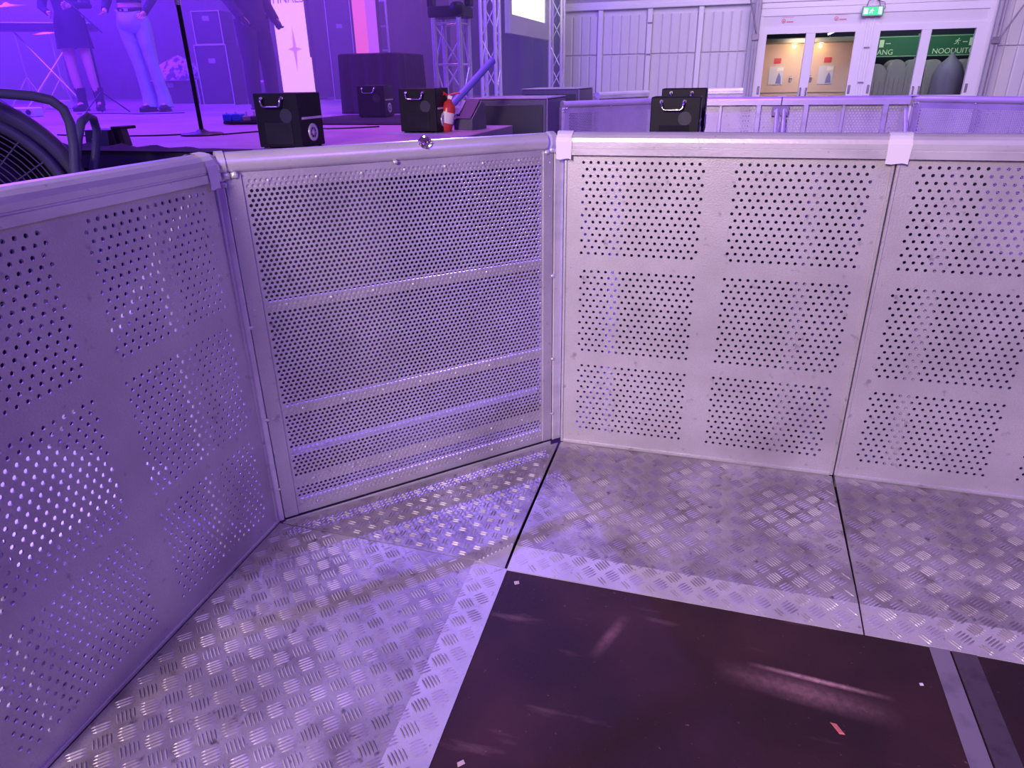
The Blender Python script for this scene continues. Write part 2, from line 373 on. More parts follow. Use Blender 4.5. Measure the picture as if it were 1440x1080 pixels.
def barrier(label, loc, rz, group, depth=0.75, bend=0.645):
    t = thing('crowd_barrier', label, 'barrier', loc, rz, group)
    obj('perforated_sheet', PANEL, t, recalc=False)
    obj('top_rail', RAILM, t)
    for x0, x1 in ((0.0015, 0.011), (0.989, 0.9985)):
        obj('edge_flange', MB().box(x0, x1, -0.005, 0.042, 0.052, 1.138, 0.0015), t, ALU)
    obj('bottom_flange', MB().box(0.011, 0.989, -0.005, 0.030, 0.051, 0.062, 0.0015), t, ALU)
    for x in (0.18, 0.80):
        obj('rear_upright', MB().box(x - 0.020, x + 0.020, 0.030, 0.060, 0.05, 1.135, 0.003), t, RAIL)
    obj('rear_upright', MB().box(0.487, 0.513, 0.012, 0.035, 0.05, 1.135, 0.003), t, RAIL)
    for x in (0.027, 0.973):
        obj('rear_strut', MB().tube([(x, 0.05, 1.10), (x, 1.0, 0.05)], 0.018, 8), t, RAIL)
    obj('rear_base', MB().box(0.01, 0.99, 0.0035, 0.05, 0.0, 0.05, 0.002).box(0.01, 0.99, 0.95, 1.0, 0.0, 0.05).box(0.02, 0.07, 0.05, 0.95, 0.0, 0.04).box(0.93, 0.98, 0.05, 0.95, 0.0, 0.04), t, RAIL)
    m, fb, r = tread(depth, bend)
    p = obj('foot_plate', m, t, TREAD)
    obj('bent_edge', fb, p, TREADC, label='cleaner bent edge of the foot plate')
    obj('tread_ribs', r, p, RIBM, kind='stuff')
    return t

GA = radians(46.23); LA = radians(92.27)
Jx, Jy = -0.7703, -0.7676
gd = (cos(GA), sin(GA)); ldv = (-cos(LA), -sin(LA))
grp = 'perforated aluminium crowd barriers'
rb = barrier('straight perforated aluminium barrier right of the angled gate, fully in view', (0, 0, 0), 0, grp)
dup(rb, 'perforated aluminium barrier cut off by the right edge of the photo', (1.0015, 0, 0), radians(-0.4), grp)
# left barrier: runs from the corner towards the camera
lb = barrier('perforated aluminium barrier along the left edge, shaded violet', (Jx + ldv[0] * 1.006, Jy + ldv[1] * 1.006, 0), LA, grp, depth=0.775, bend=0.672)

# ---------------------------------------------------------------- angled mesh gate between the barriers
gate = thing('mesh_gate', 'angled fine-mesh aluminium gate with round top tube in the corner', 'barrier', (Jx, Jy, 0), GA)
rows = []
ph = 0.01302; k = 0; z = 1.1262
while z > 0.075:
    rows.append((z, ph, [(0.0753 + (0.0 if k % 2 else 0.0075), 63)])); z -= ph; k += 1
GM = holed_sheet(0.050, 1.030, 0.056, 1.138, rows, 0.01492, 0.0050, 0.002).mesh('mesh_sheet', ALU)
obj('mesh_sheet', GM, gate, recalc=False)
obj('top_tube', MB().tube([(0.012 + 1.02 * i / 4.0, 0.012, 1.176) for i in range(5)], 0.0275, 24), gate, RAIL)
obj('top_flange', MB().box(0.018, 1.061, 0.0025, 0.012, 1.108, 1.150, 0.001), gate, ALU)
for a, b in ((0.018, 0.062), (1.018, 1.058)):
    obj('stile', MB().box(a, b, -0.004, 0.030, 0.056, 1.146, 0.0015), gate, ALU)
obj('gap_shade', MB().box(0.0, 1.062, -0.003, 0.012, 0.0505, 0.0555), gate, MUFF, label='thin black strip drawn for the dark gap')  # black strip put in for the dark gap under the mesh
for a, b in ((0.785, 0.757), (0.447, 0.414), (0.193, 0.156), (0.108, 0.057)):
    c = obj('cross_bar', MB().box(0.06, 1.02, 0.0025, 0.010, b, a, 0.001), gate, ALU)
obj('rear_pipe', MB().tube([(0.06, 0.05, 0.262), (1.02, 0.05, 0.262)], 0.013, 10), gate, RAIL)
riv = MB()
def dome(mb, x, z, r, y=-0.0045, h=0.0022):
    mb.lathe([(r, 0), (r * 0.8, h * 0.7), (r * 0.35, h), (0.0001, h)], 10, Matrix.Translation((x, y, z)) @ Matrix.Rotation(pi / 2, 4, 'X'))
for zc in (1.124, 0.771, 0.43, 0.175, 0.085):
    for i in range(7):
        m = MB(); dome(m, 0.13 + i * 0.133, zc, 0.0048, -0.0003, 0.003); obj('rivet', m, gate, RAIL)
for x, z in ((0.030, 1.03), (0.036, 0.77), (0.034, 0.42), (1.045, 1.11), (1.045, 1.0)):
    m = MB(); dome(m, x, z, 0.003, -0.004, 0.0015); obj('rivet', m, gate, RAIL)
for x0, x1 in ((-0.006, 0.015), (1.062, 1.100)):
    obj('corner_post', MB().box(x0, x1, -0.006, 0.045, 0.052, 1.150, 0.002), gate, RAIL)
# weld lumps
def lump(x, y, z, r, seed):
    random.seed(seed); mb = MB(); v = []; f = []; n = 10
    for i in range(6):
        for j in range(n):
            th = pi * (i + 0.5) / 6; a = 2 * pi * j / n; rr = r * random.uniform(0.7, 1.25)
            v.append((x + 1.3 * rr * sin(th) * cos(a), y + 0.6 * rr * sin(th) * sin(a), z + rr * cos(th)))
    for i in range(5):
        for j in range(n): f.append((i * n + j, i * n + (j + 1) % n, (i + 1) * n + (j + 1) % n, (i + 1) * n + j))
    f += [tuple(range(n)), tuple(range(5 * n, 6 * n))]
    return mb.add(v, f, True)
for i, (x, z, r) in enumerate(((0.022, 1.143, 0.010), (0.045, 1.145, 0.009), (0.008, 1.138, 0.009), (0.012, 1.122, 0.008), (1.052, 1.148, 0.009), (1.03, 1.143, 0.007), (1.066, 1.145, 0.009),
                               (0.017, 0.72, 0.006), (0.017, 0.42, 0.006), (0.017, 0.17, 0.005), (1.061, 0.72, 0.007), (1.061, 0.40, 0.006), (1.061, 0.17, 0.006), (0.50, 1.148, 0.006))):
    obj('weld_bead', lump(x, -0.006, z, r, i), gate, RAIL)
# the end collars of the tube
for x in (0.006, 1.045):
    obj('tube_collar', MB().tube([(x, 0.012, 1.176), (x + 0.02, 0.012, 1.176)], 0.031, 20), gate, RAIL)
# kick plate in the corner
sx = [(0.0, 0.0)]
def tol(px, py):   # world -> gate frame
    dx, dy = px - Jx, py - Jy
    return (dx * gd[0] + dy * gd[1], -dx * gd[1] + dy * gd[0])
A = (0.0, -0.008); B = tol(-0.006, -0.012); BR = tol(-0.005, -0.640); TIP = tol(-0.005, -0.745); BL = tol(-0.088, -0.750)
A2 = tol(Jx + 0.014, Jy - 0.004)
zpl = {}
def plane(p1, p2, p3):
    a = Vector(p2) - Vector(p1); b = Vector(p3) - Vector(p1); n = a.cross(b)
    return lambda x, y: p1[2] - (n.x * (x - p1[0]) + n.y * (y - p1[1])) / n.z
zmain = plane((0, -0.008, 0.0505), (1.06, -0.008, 0.0505), (BR[0], BR[1], 0.0185))
zfl = lambda x, y: 0.0
cp = MB()
top = [(A2[0], A2[1], zmain(*A2)), (B[0], B[1], zmain(*B)), (BR[0], BR[1], zmain(*BR)), (BL[0], BL[1], zmain(*BL))]
bot = [(x, y, z - 0.004) for x, y, z in top]
cp.add(top + bot, [(0, 1, 2, 3), (7, 6, 5, 4), (0, 4, 5, 1), (1, 5, 6, 2), (2, 6, 7, 3), (3, 7, 4, 0)])
tip = [top[3], top[2], (TIP[0], TIP[1], 0.003)]; tipb = [(x, y, z - 0.003) for x, y, z in tip]
kp = obj('foot_plate', cp, gate, TREAD)
obj('bent_edge', MB().add(tip + tipb, [(0, 2, 1), (3, 4, 5), (0, 3, 5, 2), (1, 2, 5, 4)]), kp, TREADC, label='bent plain tip of the corner foot plate')
for i in range(9):
    u = (i + 0.5) / 9.0; p_ = [BL[k] + (BR[k] - BL[k]) * u for k in (0, 1)]
    obj('weld_bead', lump(p_[0], p_[1], zmain(*p_) + 0.001, 0.0032, 50 + i), kp, RAIL)
def inpoly(x, y, poly, mrg=0.003):
    n = len(poly)
    for i in range(n):
        x0, y0 = poly[i][:2]; x1, y1 = poly[(i + 1) % n][:2]
        L = math.hypot(x1 - x0, y1 - y0)
        if ((x1 - x0) * (y - y0) - (y1 - y0) * (x - x0)) / L > -mrg: return False
    return True
cells = []; s = 0.036 / math.sqrt(2)
for i in range(0, 60):
    for j in range(0, 40):
        if (i + j) % 2: continue
        cells.append((i * s, -j * s - 0.02, i % 2))
obj('tread_ribs', ribs(cells, 2, 0.031, 0.0060, 0.0030, zmain, 0.0095, lambda x, y: inpoly(x, y, top)), kp, RIBM, kind='stuff')
obj('base_bar', MB().box(0.02, 1.06, 0.0, 0.04, 0.0, 0.045, 0.002), gate, RAIL)
# foil cap on the tube
fc = MB(); v = []; f = []
n = 22
for r, d in ((0.0001, 0.004), (0.008, 0.006), (0.015, 0.003), (0.020, 0.004), (0.0225, -0.001)):
    for k in range(n):
        a = 2 * pi * k / n; dd = d + 0.0016 * ((k % 2) * 2 - 1) * (r / 0.02) + 0.001 * math.sin(k * 3.1 + r * 900)
        v.append((r * cos(a), -dd, r * sin(a) * 0.95))
for i in range(4):
    for k in range(n): f.append((i * n + k, i * n + (k + 1) % n, (i + 1) * n + (k + 1) % n, (i + 1) * n + k))
fc.add(v, f)
capo = obj('foil_cap', fc, None, FOIL); tag(capo, 'crumpled shiny foil cap stuck on the gate top tube', 'cap')
capo.matrix_world = Matrix.Translation((Jx, Jy, 0)) @ Matrix.Rotation(GA, 4, 'Z') @ Matrix.Translation((0.598, -0.007, 1.198)) @ Matrix.Rotation(radians(-40), 4, 'X')

# ---------------------------------------------------------------- tape over the joints
def tape(label, loc, rz, w0, w1, zlow, shear=0.0):
    """strip laid over the rail profile, hanging down the audience side"""
    prof = [(-0.0225, zlow), (-0.0222, 1.150), (-0.0222, 1.176), (-0.018, 1.1895), (-0.009, 1.199), (0.004, 1.2055), (0.018, 1.2075), (0.032, 1.2055), (0.045, 1.199)]
    mb = MB(); v = []; m = len(prof); nseg = 4
    for th in (0.0, 0.0008):
        for i, (y, z) in enumerate(prof):
            t = i / (m - 1.0)
            for k in range(nseg + 1):
                u = k / nseg
                x = -w0 / 2 + u * w0 + shear * (1 - t) + 0.0015 * math.sin(i * 2.1 + k)
                v.append((x, y - th * (1 if i < 6 else 0), z + th * (1 if i > 3 else 0) - (0.002 * math.sin(k * 1.7) if i == 0 else 0)))
    f = []; W_ = nseg + 1
    for i in range(m - 1):
        for k in range(nseg):
            a = i * W_ + k; f.append((a, a + 1, a + W_ + 1, a + W_)); o = m * W_
            f.append((a + o, a + W_ + o, a + W_ + 1 + o, a + 1 + o))
    mb.add(v, f)
    o = obj('tape_strip', mb, None, TAPE); o.location = loc; o.rotation_euler = (0, 0, rz)
    return tag(o, label, 'tape', 'white tape strips on the rail joints')
tape('white tape strip over the rail joint beside the gate', (0.003, 0, 0), 0, 0.052, 0.05, 1.122, 0.0)
tape('white tape strip on the rail above the joint of the two right barriers', (1.001, 0, 0), 0, 0.062, 0.06, 1.122, -0.004)
tape('white tape strip folded over the left barrier rail at the corner', (Jx + 0.04 * ldv[0], Jy + 0.045 * ldv[1], 0), LA, 0.040, 0.03, 1.118, 0.006)

# ---------------------------------------------------------------- litter on the plywood
def chip(name, label, x, y, z, sx_, sy_, rz, m):
    mb = MB(); v = [(-1, -0.7, 0), (0.8, -1, 0), (1, 0.6, 0), (-0.6, 1, 0), (-0.9, -0.5, 1), (0.7, -0.8, 0.7), (0.85, 0.5, 1), (-0.5, 0.85, 0.8)]
    mb.add([(a * sx_, b * sy_, c * 0.0025) for a, b, c in v], [(0, 3, 2, 1), (4, 5, 6, 7), (0, 1, 5, 4), (1, 2, 6, 5), (2, 3, 7, 6), (3, 0, 4, 7)])
    o = obj(name, mb, None, m); o.location = (x, y, z + 0.0002); o.rotation_euler = (0, 0, rz); tag(o, label, 'litter'); return o
chip('litter_strip', 'small red strip of litter lying on the dark plywood', 0.893, -1.079, 0, 0.006, 0.019, radians(35), DEBR)
chip('litter_chip', 'small pale pink chip on the plywood near the foot plate corner', 0.049, -0.796, 0, 0.007, 0.009, radians(-50), CHIP)
chip('litter_chip', 'tiny white crumb on the plywood left of the metal strip', 1.105, -0.89, 0, 0.005, 0.004, 0.4, WHITE)
chip('litter_chip', 'pale smeared crumb at the lower edge of the plywood', 0.094, -1.395, 0, 0.010, 0.006, 0.9, CHIP)

# ---------------------------------------------------------------- barriers of the far side of the pit
dup(rb, 'far barrier seen from behind, directly right of the black machine with a handle', (0.93, 4.5, 0), pi, grp, (1, 1, 0.985))
dup(rb, 'far barrier seen from behind, standing below the beige lit doorway', (1.935, 4.5, 0), pi, grp, (1, 1, 0.985))
dup(gate, 'violet lit mesh gate far away, left of the black machine', (-0.84, 3.72, 0), radians(45.5), None, (1, 1, 0.985), ('foot_plate', 'rivet', 'base_bar'))
dup(gate, 'violet lit mesh gate far away at the right edge of the photo', (1.96, 4.49, 0), radians(-43), None, (1, 1, 0.985), ('foot_plate', 'rivet', 'base_bar'))
dup(rb, 'distant perforated barrier before the white panel wall, left of the machine top', (-0.35, 7.95, 0), 0, grp)
dup(rb, 'distant barrier receding to the left, partly behind the violet mesh gate', (-0.95, 6.1, 0), radians(62), grp)
t1 = None
for lab, x in (('small tape strip on the far barrier joint below the beige doorway', 0.93), ('small tape strip on the far barrier joint beside the right mesh gate', 1.95)):
    tape(lab, (x, 4.5, -0.017), pi, 0.07, 0.07, 1.12)
for nm in (1,):
    pl = thing('joint_clamp', 'metal clamp plate at the far barrier joint below the beige doorway', 'clamp', (0.93, 4.4485, 0))
    obj('clamp_plate', MB().box(-0.07, 0.07, -0.012, 0.0, 1.03, 1.11, 0.003), pl, STRIPM)
    for a in (-0.04, 0.04): obj('bolt', MB().tube([(a, -0.012, 1.07), (a, -0.022, 1.07)], 0.012, 8), pl, STEEL)

# ---------------------------------------------------------------- stage
st = thing('stage', 'violet lit stage with a black skirt behind the barriers', 'stage', (-6, 4, 0))
def lo(o, dx, dy, dz=0): o.location = (dx, dy, dz); return o
lo(obj('deck', MB().box(-14, -0.87, 0.42, 2.35, 1.0, 1.08, 0.004).box(-14, -1.62, 2.352, 11.3, 1.0, 1.08, 0.004), st, STAGE), 6, -4)
sk = MB(); v = []; f = []
pth = [(-14 + 13.1 * i / 200.0, 0.45 + 0.012 * sin(i * 1.1)) for i in range(201)] + [(-0.90 + 0.012 * sin(i * 1.1), 0.46 + i * 0.075) for i in range(25)]
for x, y in pth: v += [(x, y, 0.0), (x, y, 1.0), (x, y + 0.004, 0.0), (x, y + 0.004, 1.0)]
for i in range(len(pth) - 1):
    a = i * 4; f += [(a, a + 4, a + 5, a + 1), (a + 2, a + 3, a + 7, a + 6), (a + 1, a + 5, a + 7, a + 3)]
sk.add(v, f)
lo(obj('skirt', sk, st, BLACKF), 6, -4)
lo(obj('edge_strip', MB().box(-14, -0.865, 0.405, 0.42, 1.0, 1.083, 0.002), st, RUBBER, label='black rubber strip along the stage edge'), 6, -4)

def marker(label, x, y, L, rz):
    o = obj('marker_tape', MB().box(-L / 2, L / 2, -0.011, 0.011, 0, 0.0008), None, CYAN); o.location = (x, y, 1.0801); o.rotation_euler = (0, 0, rz)
    tag(o, label, 'tape')
marker('pale cyan marker tape on the stage at the left end of the rail', -2.05, 0.62, 0.14, -0.7)
marker('cyan marker tape on the stage behind the nearest black machine', -2.30, 1.72, 0.13, 0.9)
marker('cyan marker tape before the black machine at the stage corner', -1.21, 1.585, 0.30, 0.05)
marker('short cyan marker tape left of the black machine at the stage corner', -1.44, 1.62, 0.13, 0.5)
marker('pale cyan marker tape before the black mat', -2.10, 1.90, 0.16, 0.35)

# effect machines
def machine(label, loc, rz=0.0):
    t = thing('effect_machine', label, 'stage machine', loc, rz, 'black effect machines with chrome handles')
    W_, D, H = 0.235, 0.20, 0.243
    obj('body', MB().box(0, W_, 0, D, 0.006, H, 0.004), t, BLACK)
    obj('front_panel', MB().box(0.045, 0.19, -0.003, 0.0, 0.02, 0.115, 0.001), t, BLACKF)
    obj('front_disc', MB().tube([(0.165, 0.0, 0.145), (0.165, -0.0015, 0.145)], 0.032, 24), t, GRILLE)
    hp = [(0.05, 0.0, 0.222), (0.05, -0.016, 0.221), (0.053, -0.022, 0.212), (0.058, -0.024, 0.190), (0.068, -0.024, 0.185), (0.140, -0.024, 0.185), (0.151, -0.024, 0.190), (0.156, -0.022, 0.212), (0.159, -0.016, 0.221), (0.159, 0, 0.222)]
    h = obj('handle', MB().tube(hp, 0.0042, 8), t, CHROME)
    for x in (0.05, 0.159): obj('handle_boss', MB().tube([(x, 0, 0.222), (x, -0.01, 0.222)], 0.009, 10), h, CHROME)
    obj('side_strip', MB().box(W_, W_ + 0.002, 0.02, D - 0.01, 0.128, 0.138), t, CREAM, label='pale strip on the side')
    ring = MB(); R_ = Matrix.Translation((W_, 0.10, 0.068)) @ Matrix.Rotation(pi / 2, 4, 'Y')
    ring.lathe([(0.040, 0), (0.040, 0.004), (0.034, 0.006), (0.026, 0.006), (0.024, 0.003)], 24, R_)
    g = obj('side_vent', ring, t, STEEL)
    obj('vent_hub', MB().lathe([(0.013, 0), (0.013, 0.006), (0.0001, 0.006)], 14, R_), g, STEEL)
    sp = MB()
    for k in range(8):
        a = k * pi / 4; sp.tube([R_ @ Vector((0.012 * cos(a), 0.012 * sin(a), 0.004)), R_ @ Vector((0.027 * cos(a), 0.027 * sin(a), 0.004))], 0.002, 4)
    obj('vent_spoke', sp, g, STEEL)
    for x in (0.02, W_ - 0.02):
        for y in (0.02, D - 0.02): obj('foot', MB().tube([(x, y, 0), (x, y, 0.007)], 0.009, 8), t, RUBBER)
    return t
m1 = machine('nearest black effect machine, chrome handle on its front, behind the mesh gate', (-1.625, 0.63, 1.0802))
dup(m1, 'black effect machine at the stage corner beside the red extinguisher', (-1.365, 1.66, 1.0802), 0, 'black effect machines with chrome handles')
dup(m1, 'smallest black effect machine, farthest back on the black mat', (-2.44, 3.16, 1.0892), radians(4), 'black effect machines with chrome handles')
dup(m1, 'black effect machine above the right barrier, its handle facing the camera', (0.142, 1.3, 1.0312), 0, 'black effect machines with chrome handles')
dup(m1, 'black machine whose top peeks out behind the one above the right barrier', (0.150, 1.75, 1.0602), 0, 'black effect machines with chrome handles')
rp = thing('unseen_riser', 'unseen black riser behind the right barrier, widened to darken its holes, carrying two machines', 'riser', (0.3, 1.6, 0))
obj('riser_top', MB().box(-0.25, 0.20, -0.35, 0.06, 0.98, 1.031, 0.004).box(-0.25, 0.20, 0.062, 0.42, 0.98, 1.060, 0.004), rp, BLACKF)
obj('widened_riser_body', MB().box(-0.62, 1.35, -0.32, 0.40, 0.0, 0.979, 0.004), rp, BLACKF)  # body made wider so the barrier holes before it stay dark
lp = obj('floor_mat', MB().box(-2.80, -1.64, 2.36, 3.62, 0, 0.008, 0.002), None, BLACKF); lp.location = (0, 0, 1.081); tag(lp, 'flat black mat lying on the stage under the farthest machine', 'mat')

# microphone stand
mic = thing('microphone_stand', 'tall black microphone stand on a round base at left on the stage', 'microphone stand', (-2.565, 1.387, 1.08))
obj('base', MB().lathe([(0.0001, 0), (0.122, 0), (0.124, 0.006), (0.115, 0.013), (0.04, 0.020), (0.018, 0.035), (0.0001, 0.035)], 32), mic, RUBBER)
obj('lower_pole', MB().tube([(0, 0, 0.03), (0, 0, 0.72)], 0.0125, 12), mic, BLACK)
obj('clutch', MB().tube([(0, 0, 0.70), (0, 0, 0.735), (0, 0, 0.77)], 0.017, 12), mic, CHROME)
obj('upper_pole', MB().tube([(0, 0, 0.76), (0, 0, 1.45)], 0.008, 10), mic, BLACK)
mh = obj('microphone', MB().tube([(0, 0.05, 1.43), (0, -0.12, 1.49)], 0.013, 12, rs=[0.011, 0.015]), mic, BLACK)
obj('microphone_head', MB().lathe([(0.0001, -0.028), (0.018, -0.02), (0.026, 0), (0.018, 0.02), (0.0001, 0.028)], 14, Matrix.Translation((0, -0.14, 1.497))), mh, STEEL)
def cable(label, pts, r=0.0045, z=1.0845):
    P = []
    for i in range(len(pts) - 1):
        p0 = pts[max(i - 1, 0)]; p1 = pts[i]; p2 = pts[i + 1]; p3 = pts[min(i + 2, len(pts) - 1)]
        for k in range(6):
            t = k / 6.0
            P.append(tuple(0.5 * (2 * p1[a] + (p2[a] - p0[a]) * t + (2 * p0[a] - 5 * p1[a] + 4 * p2[a] - p3[a]) * t * t + (3 * p1[a] - p0[a] - 3 * p2[a] + p3[a]) * t ** 3) for a in (0, 1)))
    P.append(pts[-1])
    o = obj('cable', MB().tube([(x, y, z) for x, y in P], r, 6), None, RUBBER); return tag(o, label, 'cable')
cable('black cable running right from the microphone stand base', [(-2.43, 1.40), (-2.36, 1.62), (-2.2, 1.85), (-1.9, 1.98), (-1.75, 2.14)])
cable('black cable lying left of the microphone stand base', [(-2.71, 1.38), (-2.86, 1.28), (-3.2, 1.22), (-3.6, 1.30)])
cable('thin cable curling on the stage left of the farthest machine', [(-3.1, 2.9), (-3.3, 2.75), (-3.45, 2.95), (-3.3, 3.2), (-3.6, 3.4)])
cable('short dark cable on the stage floor behind the performer in jeans', [(-6.4, 4.1), (-6.0, 4.2), (-5.5, 4.05), (-5.1, 4.25)])

# draped equipment box, LED columns, wall of drape
def clothbox(name, label, cat, x0, x1, y0, y1, z0, z1, m):
    mb = MB(); v = []; f = []; n = 48
    per = []
    for i in range(n):
        t = i / n * 4; s_ = int(t); u = t - s_
        c = [(x0, y0), (x1, y0), (x1, y1), (x0, y1)]; a = c[s_ % 4]; b = c[(s_ + 1) % 4]
        per.append((a[0] + (b[0] - a[0]) * u, a[1] + (b[1] - a[1]) * u))
    cx, cy = (x0 + x1) / 2, (y0 + y1) / 2
    for zi, z in enumerate((z0, z0 + (z1 - z0) * 0.5, z1 - 0.01, z1)):
        for i, (x, y) in enumerate(per):
            k = (1 - zi / 3.0) * 0.018 * (sin(i * 2.2) + 1) + (0 if zi < 3 else -0.012)
            v.append((x + (x - cx) / abs(x1 - x0) * 2 * k, y + (y - cy) / abs(y1 - y0) * 2 * k, z))
    for r in range(3):
        for i in range(n): f.append((r * n + i, r * n + (i + 1) % n, (r + 1) * n + (i + 1) % n, (r + 1) * n + i))
    f += [tuple(range(3 * n, 4 * n)), tuple(range(n - 1, -1, -1))]
    o = obj(name, mb.add(v, f), None, m); return tag(o, label, cat)
clothbox('draped_case', 'large black draped equipment case below the coral and magenta screen', 'case', -3.04, -2.46, 4.0, 4.6, 1.081, 1.60, BLACKF)
sc1 = thing('screen_column', 'tall bright pink screen column with a thin star', 'screen', (-6.66, 9.0, 1.081))
obj('base_plate', MB().box(-0.36, 0.36, -0.12, 0.25, 0, 0.03), sc1, BLACK)
obj('housing', MB().box(-0.325, 0.325, 0.0, 0.09, 0.06, 3.3).box(-0.2, -0.12, 0.02, 0.07, 0.03, 0.06).box(0.12, 0.2, 0.02, 0.07, 0.03, 0.06), sc1, BLACK)
obj('screen_panel', MB().box(-0.32, 0.305, -0.012, -0.001, 0.075, 0.66).box(-0.32, 0.28, -0.012, -0.001, 0.661, 3.28), sc1, PINKS)
star = []
for k in range(8):
    r = (0.34 if k % 4 == 0 else 0.135) if k % 2 == 0 else 0.045
    star.append((0.015 + r * sin(k * pi / 4), 0.79 + r * cos(k * pi / 4)))
obj('star_print', MB().prism(star, -0.015, -0.0125, 'y'), sc1, STARM)
tm = text_mesh('FINALS', 0.19, 0.001, TXTM)
tx = obj('lettering', tm, sc1, recalc=False); tx.rotation_euler = (pi / 2, 0, 0); tx.location = (0.0, -0.015, 1.535)
sc2 = thing('screen_column', 'narrow screen, coral left half and magenta right half, above the draped case', 'screen', (-4.27, 7.0, 1.081))
obj('housing', MB().box(-0.18, 0.18, 0.0, 0.08, 0.0, 2.4), sc2, BLACK)
obj('coral_panel', MB().box(-0.17, 0.02, -0.01, -0.001, 0.58, 2.38), sc2, SCR_O)
obj('magenta_panel', MB().box(0.021, 0.17, -0.01, -0.001, 0.60, 2.38), sc2, SCR_M)

# drape walls behind the stage
def drape(name, label, pts, z0, z1, m):
    mb = MB(); v = []; f = []; P = []
    for (xa, ya), (xb, yb) in zip(pts, pts[1:]):
        L = math.hypot(xb - xa, yb - ya); n = int(L / 0.06)
        for i in range(n + 1):
            t = i / n; d = 0.035 * sin(len(P) * 0.9) + 0.012 * sin(len(P) * 2.3)
            P.append((xa + (xb - xa) * t - (yb - ya) / L * d, ya + (yb - ya) * t + (xb - xa) / L * d))
    for x, y in P: v += [(x, y, z0), (x, y, z1), (x, y + 0.01, z0), (x, y + 0.01, z1)]
    for i in range(len(P) - 1):
        a = 4 * i; f += [(a, a + 4, a + 5, a + 1), (a + 2, a + 3, a + 7, a + 6)]
    o = obj(name, mb.add(v, f, True), None, m, recalc=False); return tag(o, label, 'curtain')
drape('stage_curtain', 'long dark curtain across the back of the stage', [(-13.8, 11.0), (-4.6, 11.0)], 1.085, 5.0, BLACKF)
drape('side_curtain', 'black curtain coloured slate for the haze behind the trusses and the white screen', [(-4.55, 11.6), (-2.62, 11.6)], 0.0, 5.0, DRAPE)

# trusses
def truss(label, x, y, z0, z1, w_=0.29, rz=0.0):
    t = thing('truss', label, 'truss', (x, y, z0), rz); h = w_ / 2; H = z1 - z0
    obj('base_plate', MB().box(-h - 0.05, h + 0.05, -h - 0.05, h + 0.05, 0, 0.012, 0.002), t, STEEL)
    cs = [(-h, -h), (h, -h), (h, h), (-h, h)]
    for cx, cy in cs: obj('chord', MB().tube([(cx, cy, 0.012), (cx, cy, H)], 0.025, 10), t, STEEL)
    n = max(2, int(H / 0.36)); dz = (H - 0.1) / n
    for k in range(4):
        a, b = cs[k], cs[(k + 1) % 4]
        for i in range(n):
            p, q = (a, b) if i % 2 == 0 else (b, a)
            obj('lattice_bar', MB().tube([(p[0], p[1], 0.05 + i * dz), (q[0], q[1], 0.05 + (i + 1) * dz)], 0.009, 6), t, STEEL)
        for zz in (0.05, 0.05 + n * dz * 0.5 if n % 2 == 0 else 0.05 + (n // 2) * dz, 0.05 + n * dz):
            obj('cross_bar', MB().tube([(a[0], a[1], zz), (b[0], b[1], zz)], 0.009, 6), t, STEEL)
    return t
truss('lattice truss tower carrying the dark moving light, lit coral at its edges', -2.29, 5.0, 1.081, 1.93, 0.27)
truss('slim truss tower left of the white screen, leaning tube lamp before it', -2.72, 7.6, 1.081, 4.5, 0.20)
truss('slim truss tower right of the white screen, at the curtain edge', -2.42, 10.3, 1.081, 4.5, 0.20)
ml = thing('moving_light', 'dark moving stage light with a blue lens on the truss tower', 'stage light', (-2.29, 5.0, 1.931))
obj('base', MB().box(-0.19, 0.19, -0.15, 0.15, 0, 0.10, 0.012), ml, BLACK)
for s_ in (-1, 1): obj('yoke_arm', MB().box(s_ * 0.20 - 0.03, s_ * 0.20 + 0.03, -0.06, 0.06, 0.10, 0.42, 0.01), ml, BLACK)
hd = obj('head', MB().lathe([(0.0001, -0.18), (0.12, -0.17), (0.15, -0.08), (0.15, 0.12), (0.13, 0.17), (0.11, 0.17)], 22, Matrix.Translation((0, 0, 0.33)) @ Matrix.Rotation(radians(100), 4, 'X') @ Matrix.Rotation(radians(35), 4, 'Y')), ml, BLACK)
lz = thing('side_lamp', 'small blue glowing lamp clamped on the truss tower top', 'stage light', (-2.13, 4.80, 1.93))
obj('housing', MB().lathe([(0.0001, 0.10), (0.06, 0.09), (0.07, 0.0), (0.062, 0.0)], 16, Matrix.Rotation(radians(90), 4, 'X')), lz, BLACK).location = (0, 0, 0.06)
obj('lens', MB().lathe([(0.062, 0.0), (0.04, -0.012), (0.0001, -0.018)], 16, Matrix.Rotation(radians(90), 4, 'X') @ Matrix.Scale(-1, 4, (0, 0, 1))), lz, LENS).location = (0, -0.002, 0.06)
# white projection screen, seen obliquely
ps = thing('projection_screen', 'bright white projection screen in a grey frame seen obliquely', 'screen', (-2.56, 8.0, 1.94))
obj('screen_surface', MB().box(0.004, 0.012, 0.02, 1.95, 0.24, 1.6), ps, SCR_W)
obj('frame', MB().box(-0.05, 0.003, -0.08, 2.20, 0.0, 1.85, 0.004).box(0.003, 0.03, -0.08, 0.018, 0, 1.85).box(0.003, 0.03, 1.952, 2.20, 0, 1.85).box(0.003, 0.03, 0.018, 1.952, 0.0, 0.238), ps, TENT)
for y in (0.25, 1.75): obj('hanging_strap', MB().box(-0.03, -0.02, y, y + 0.05, 1.85, 2.7), ps, RUBBER)

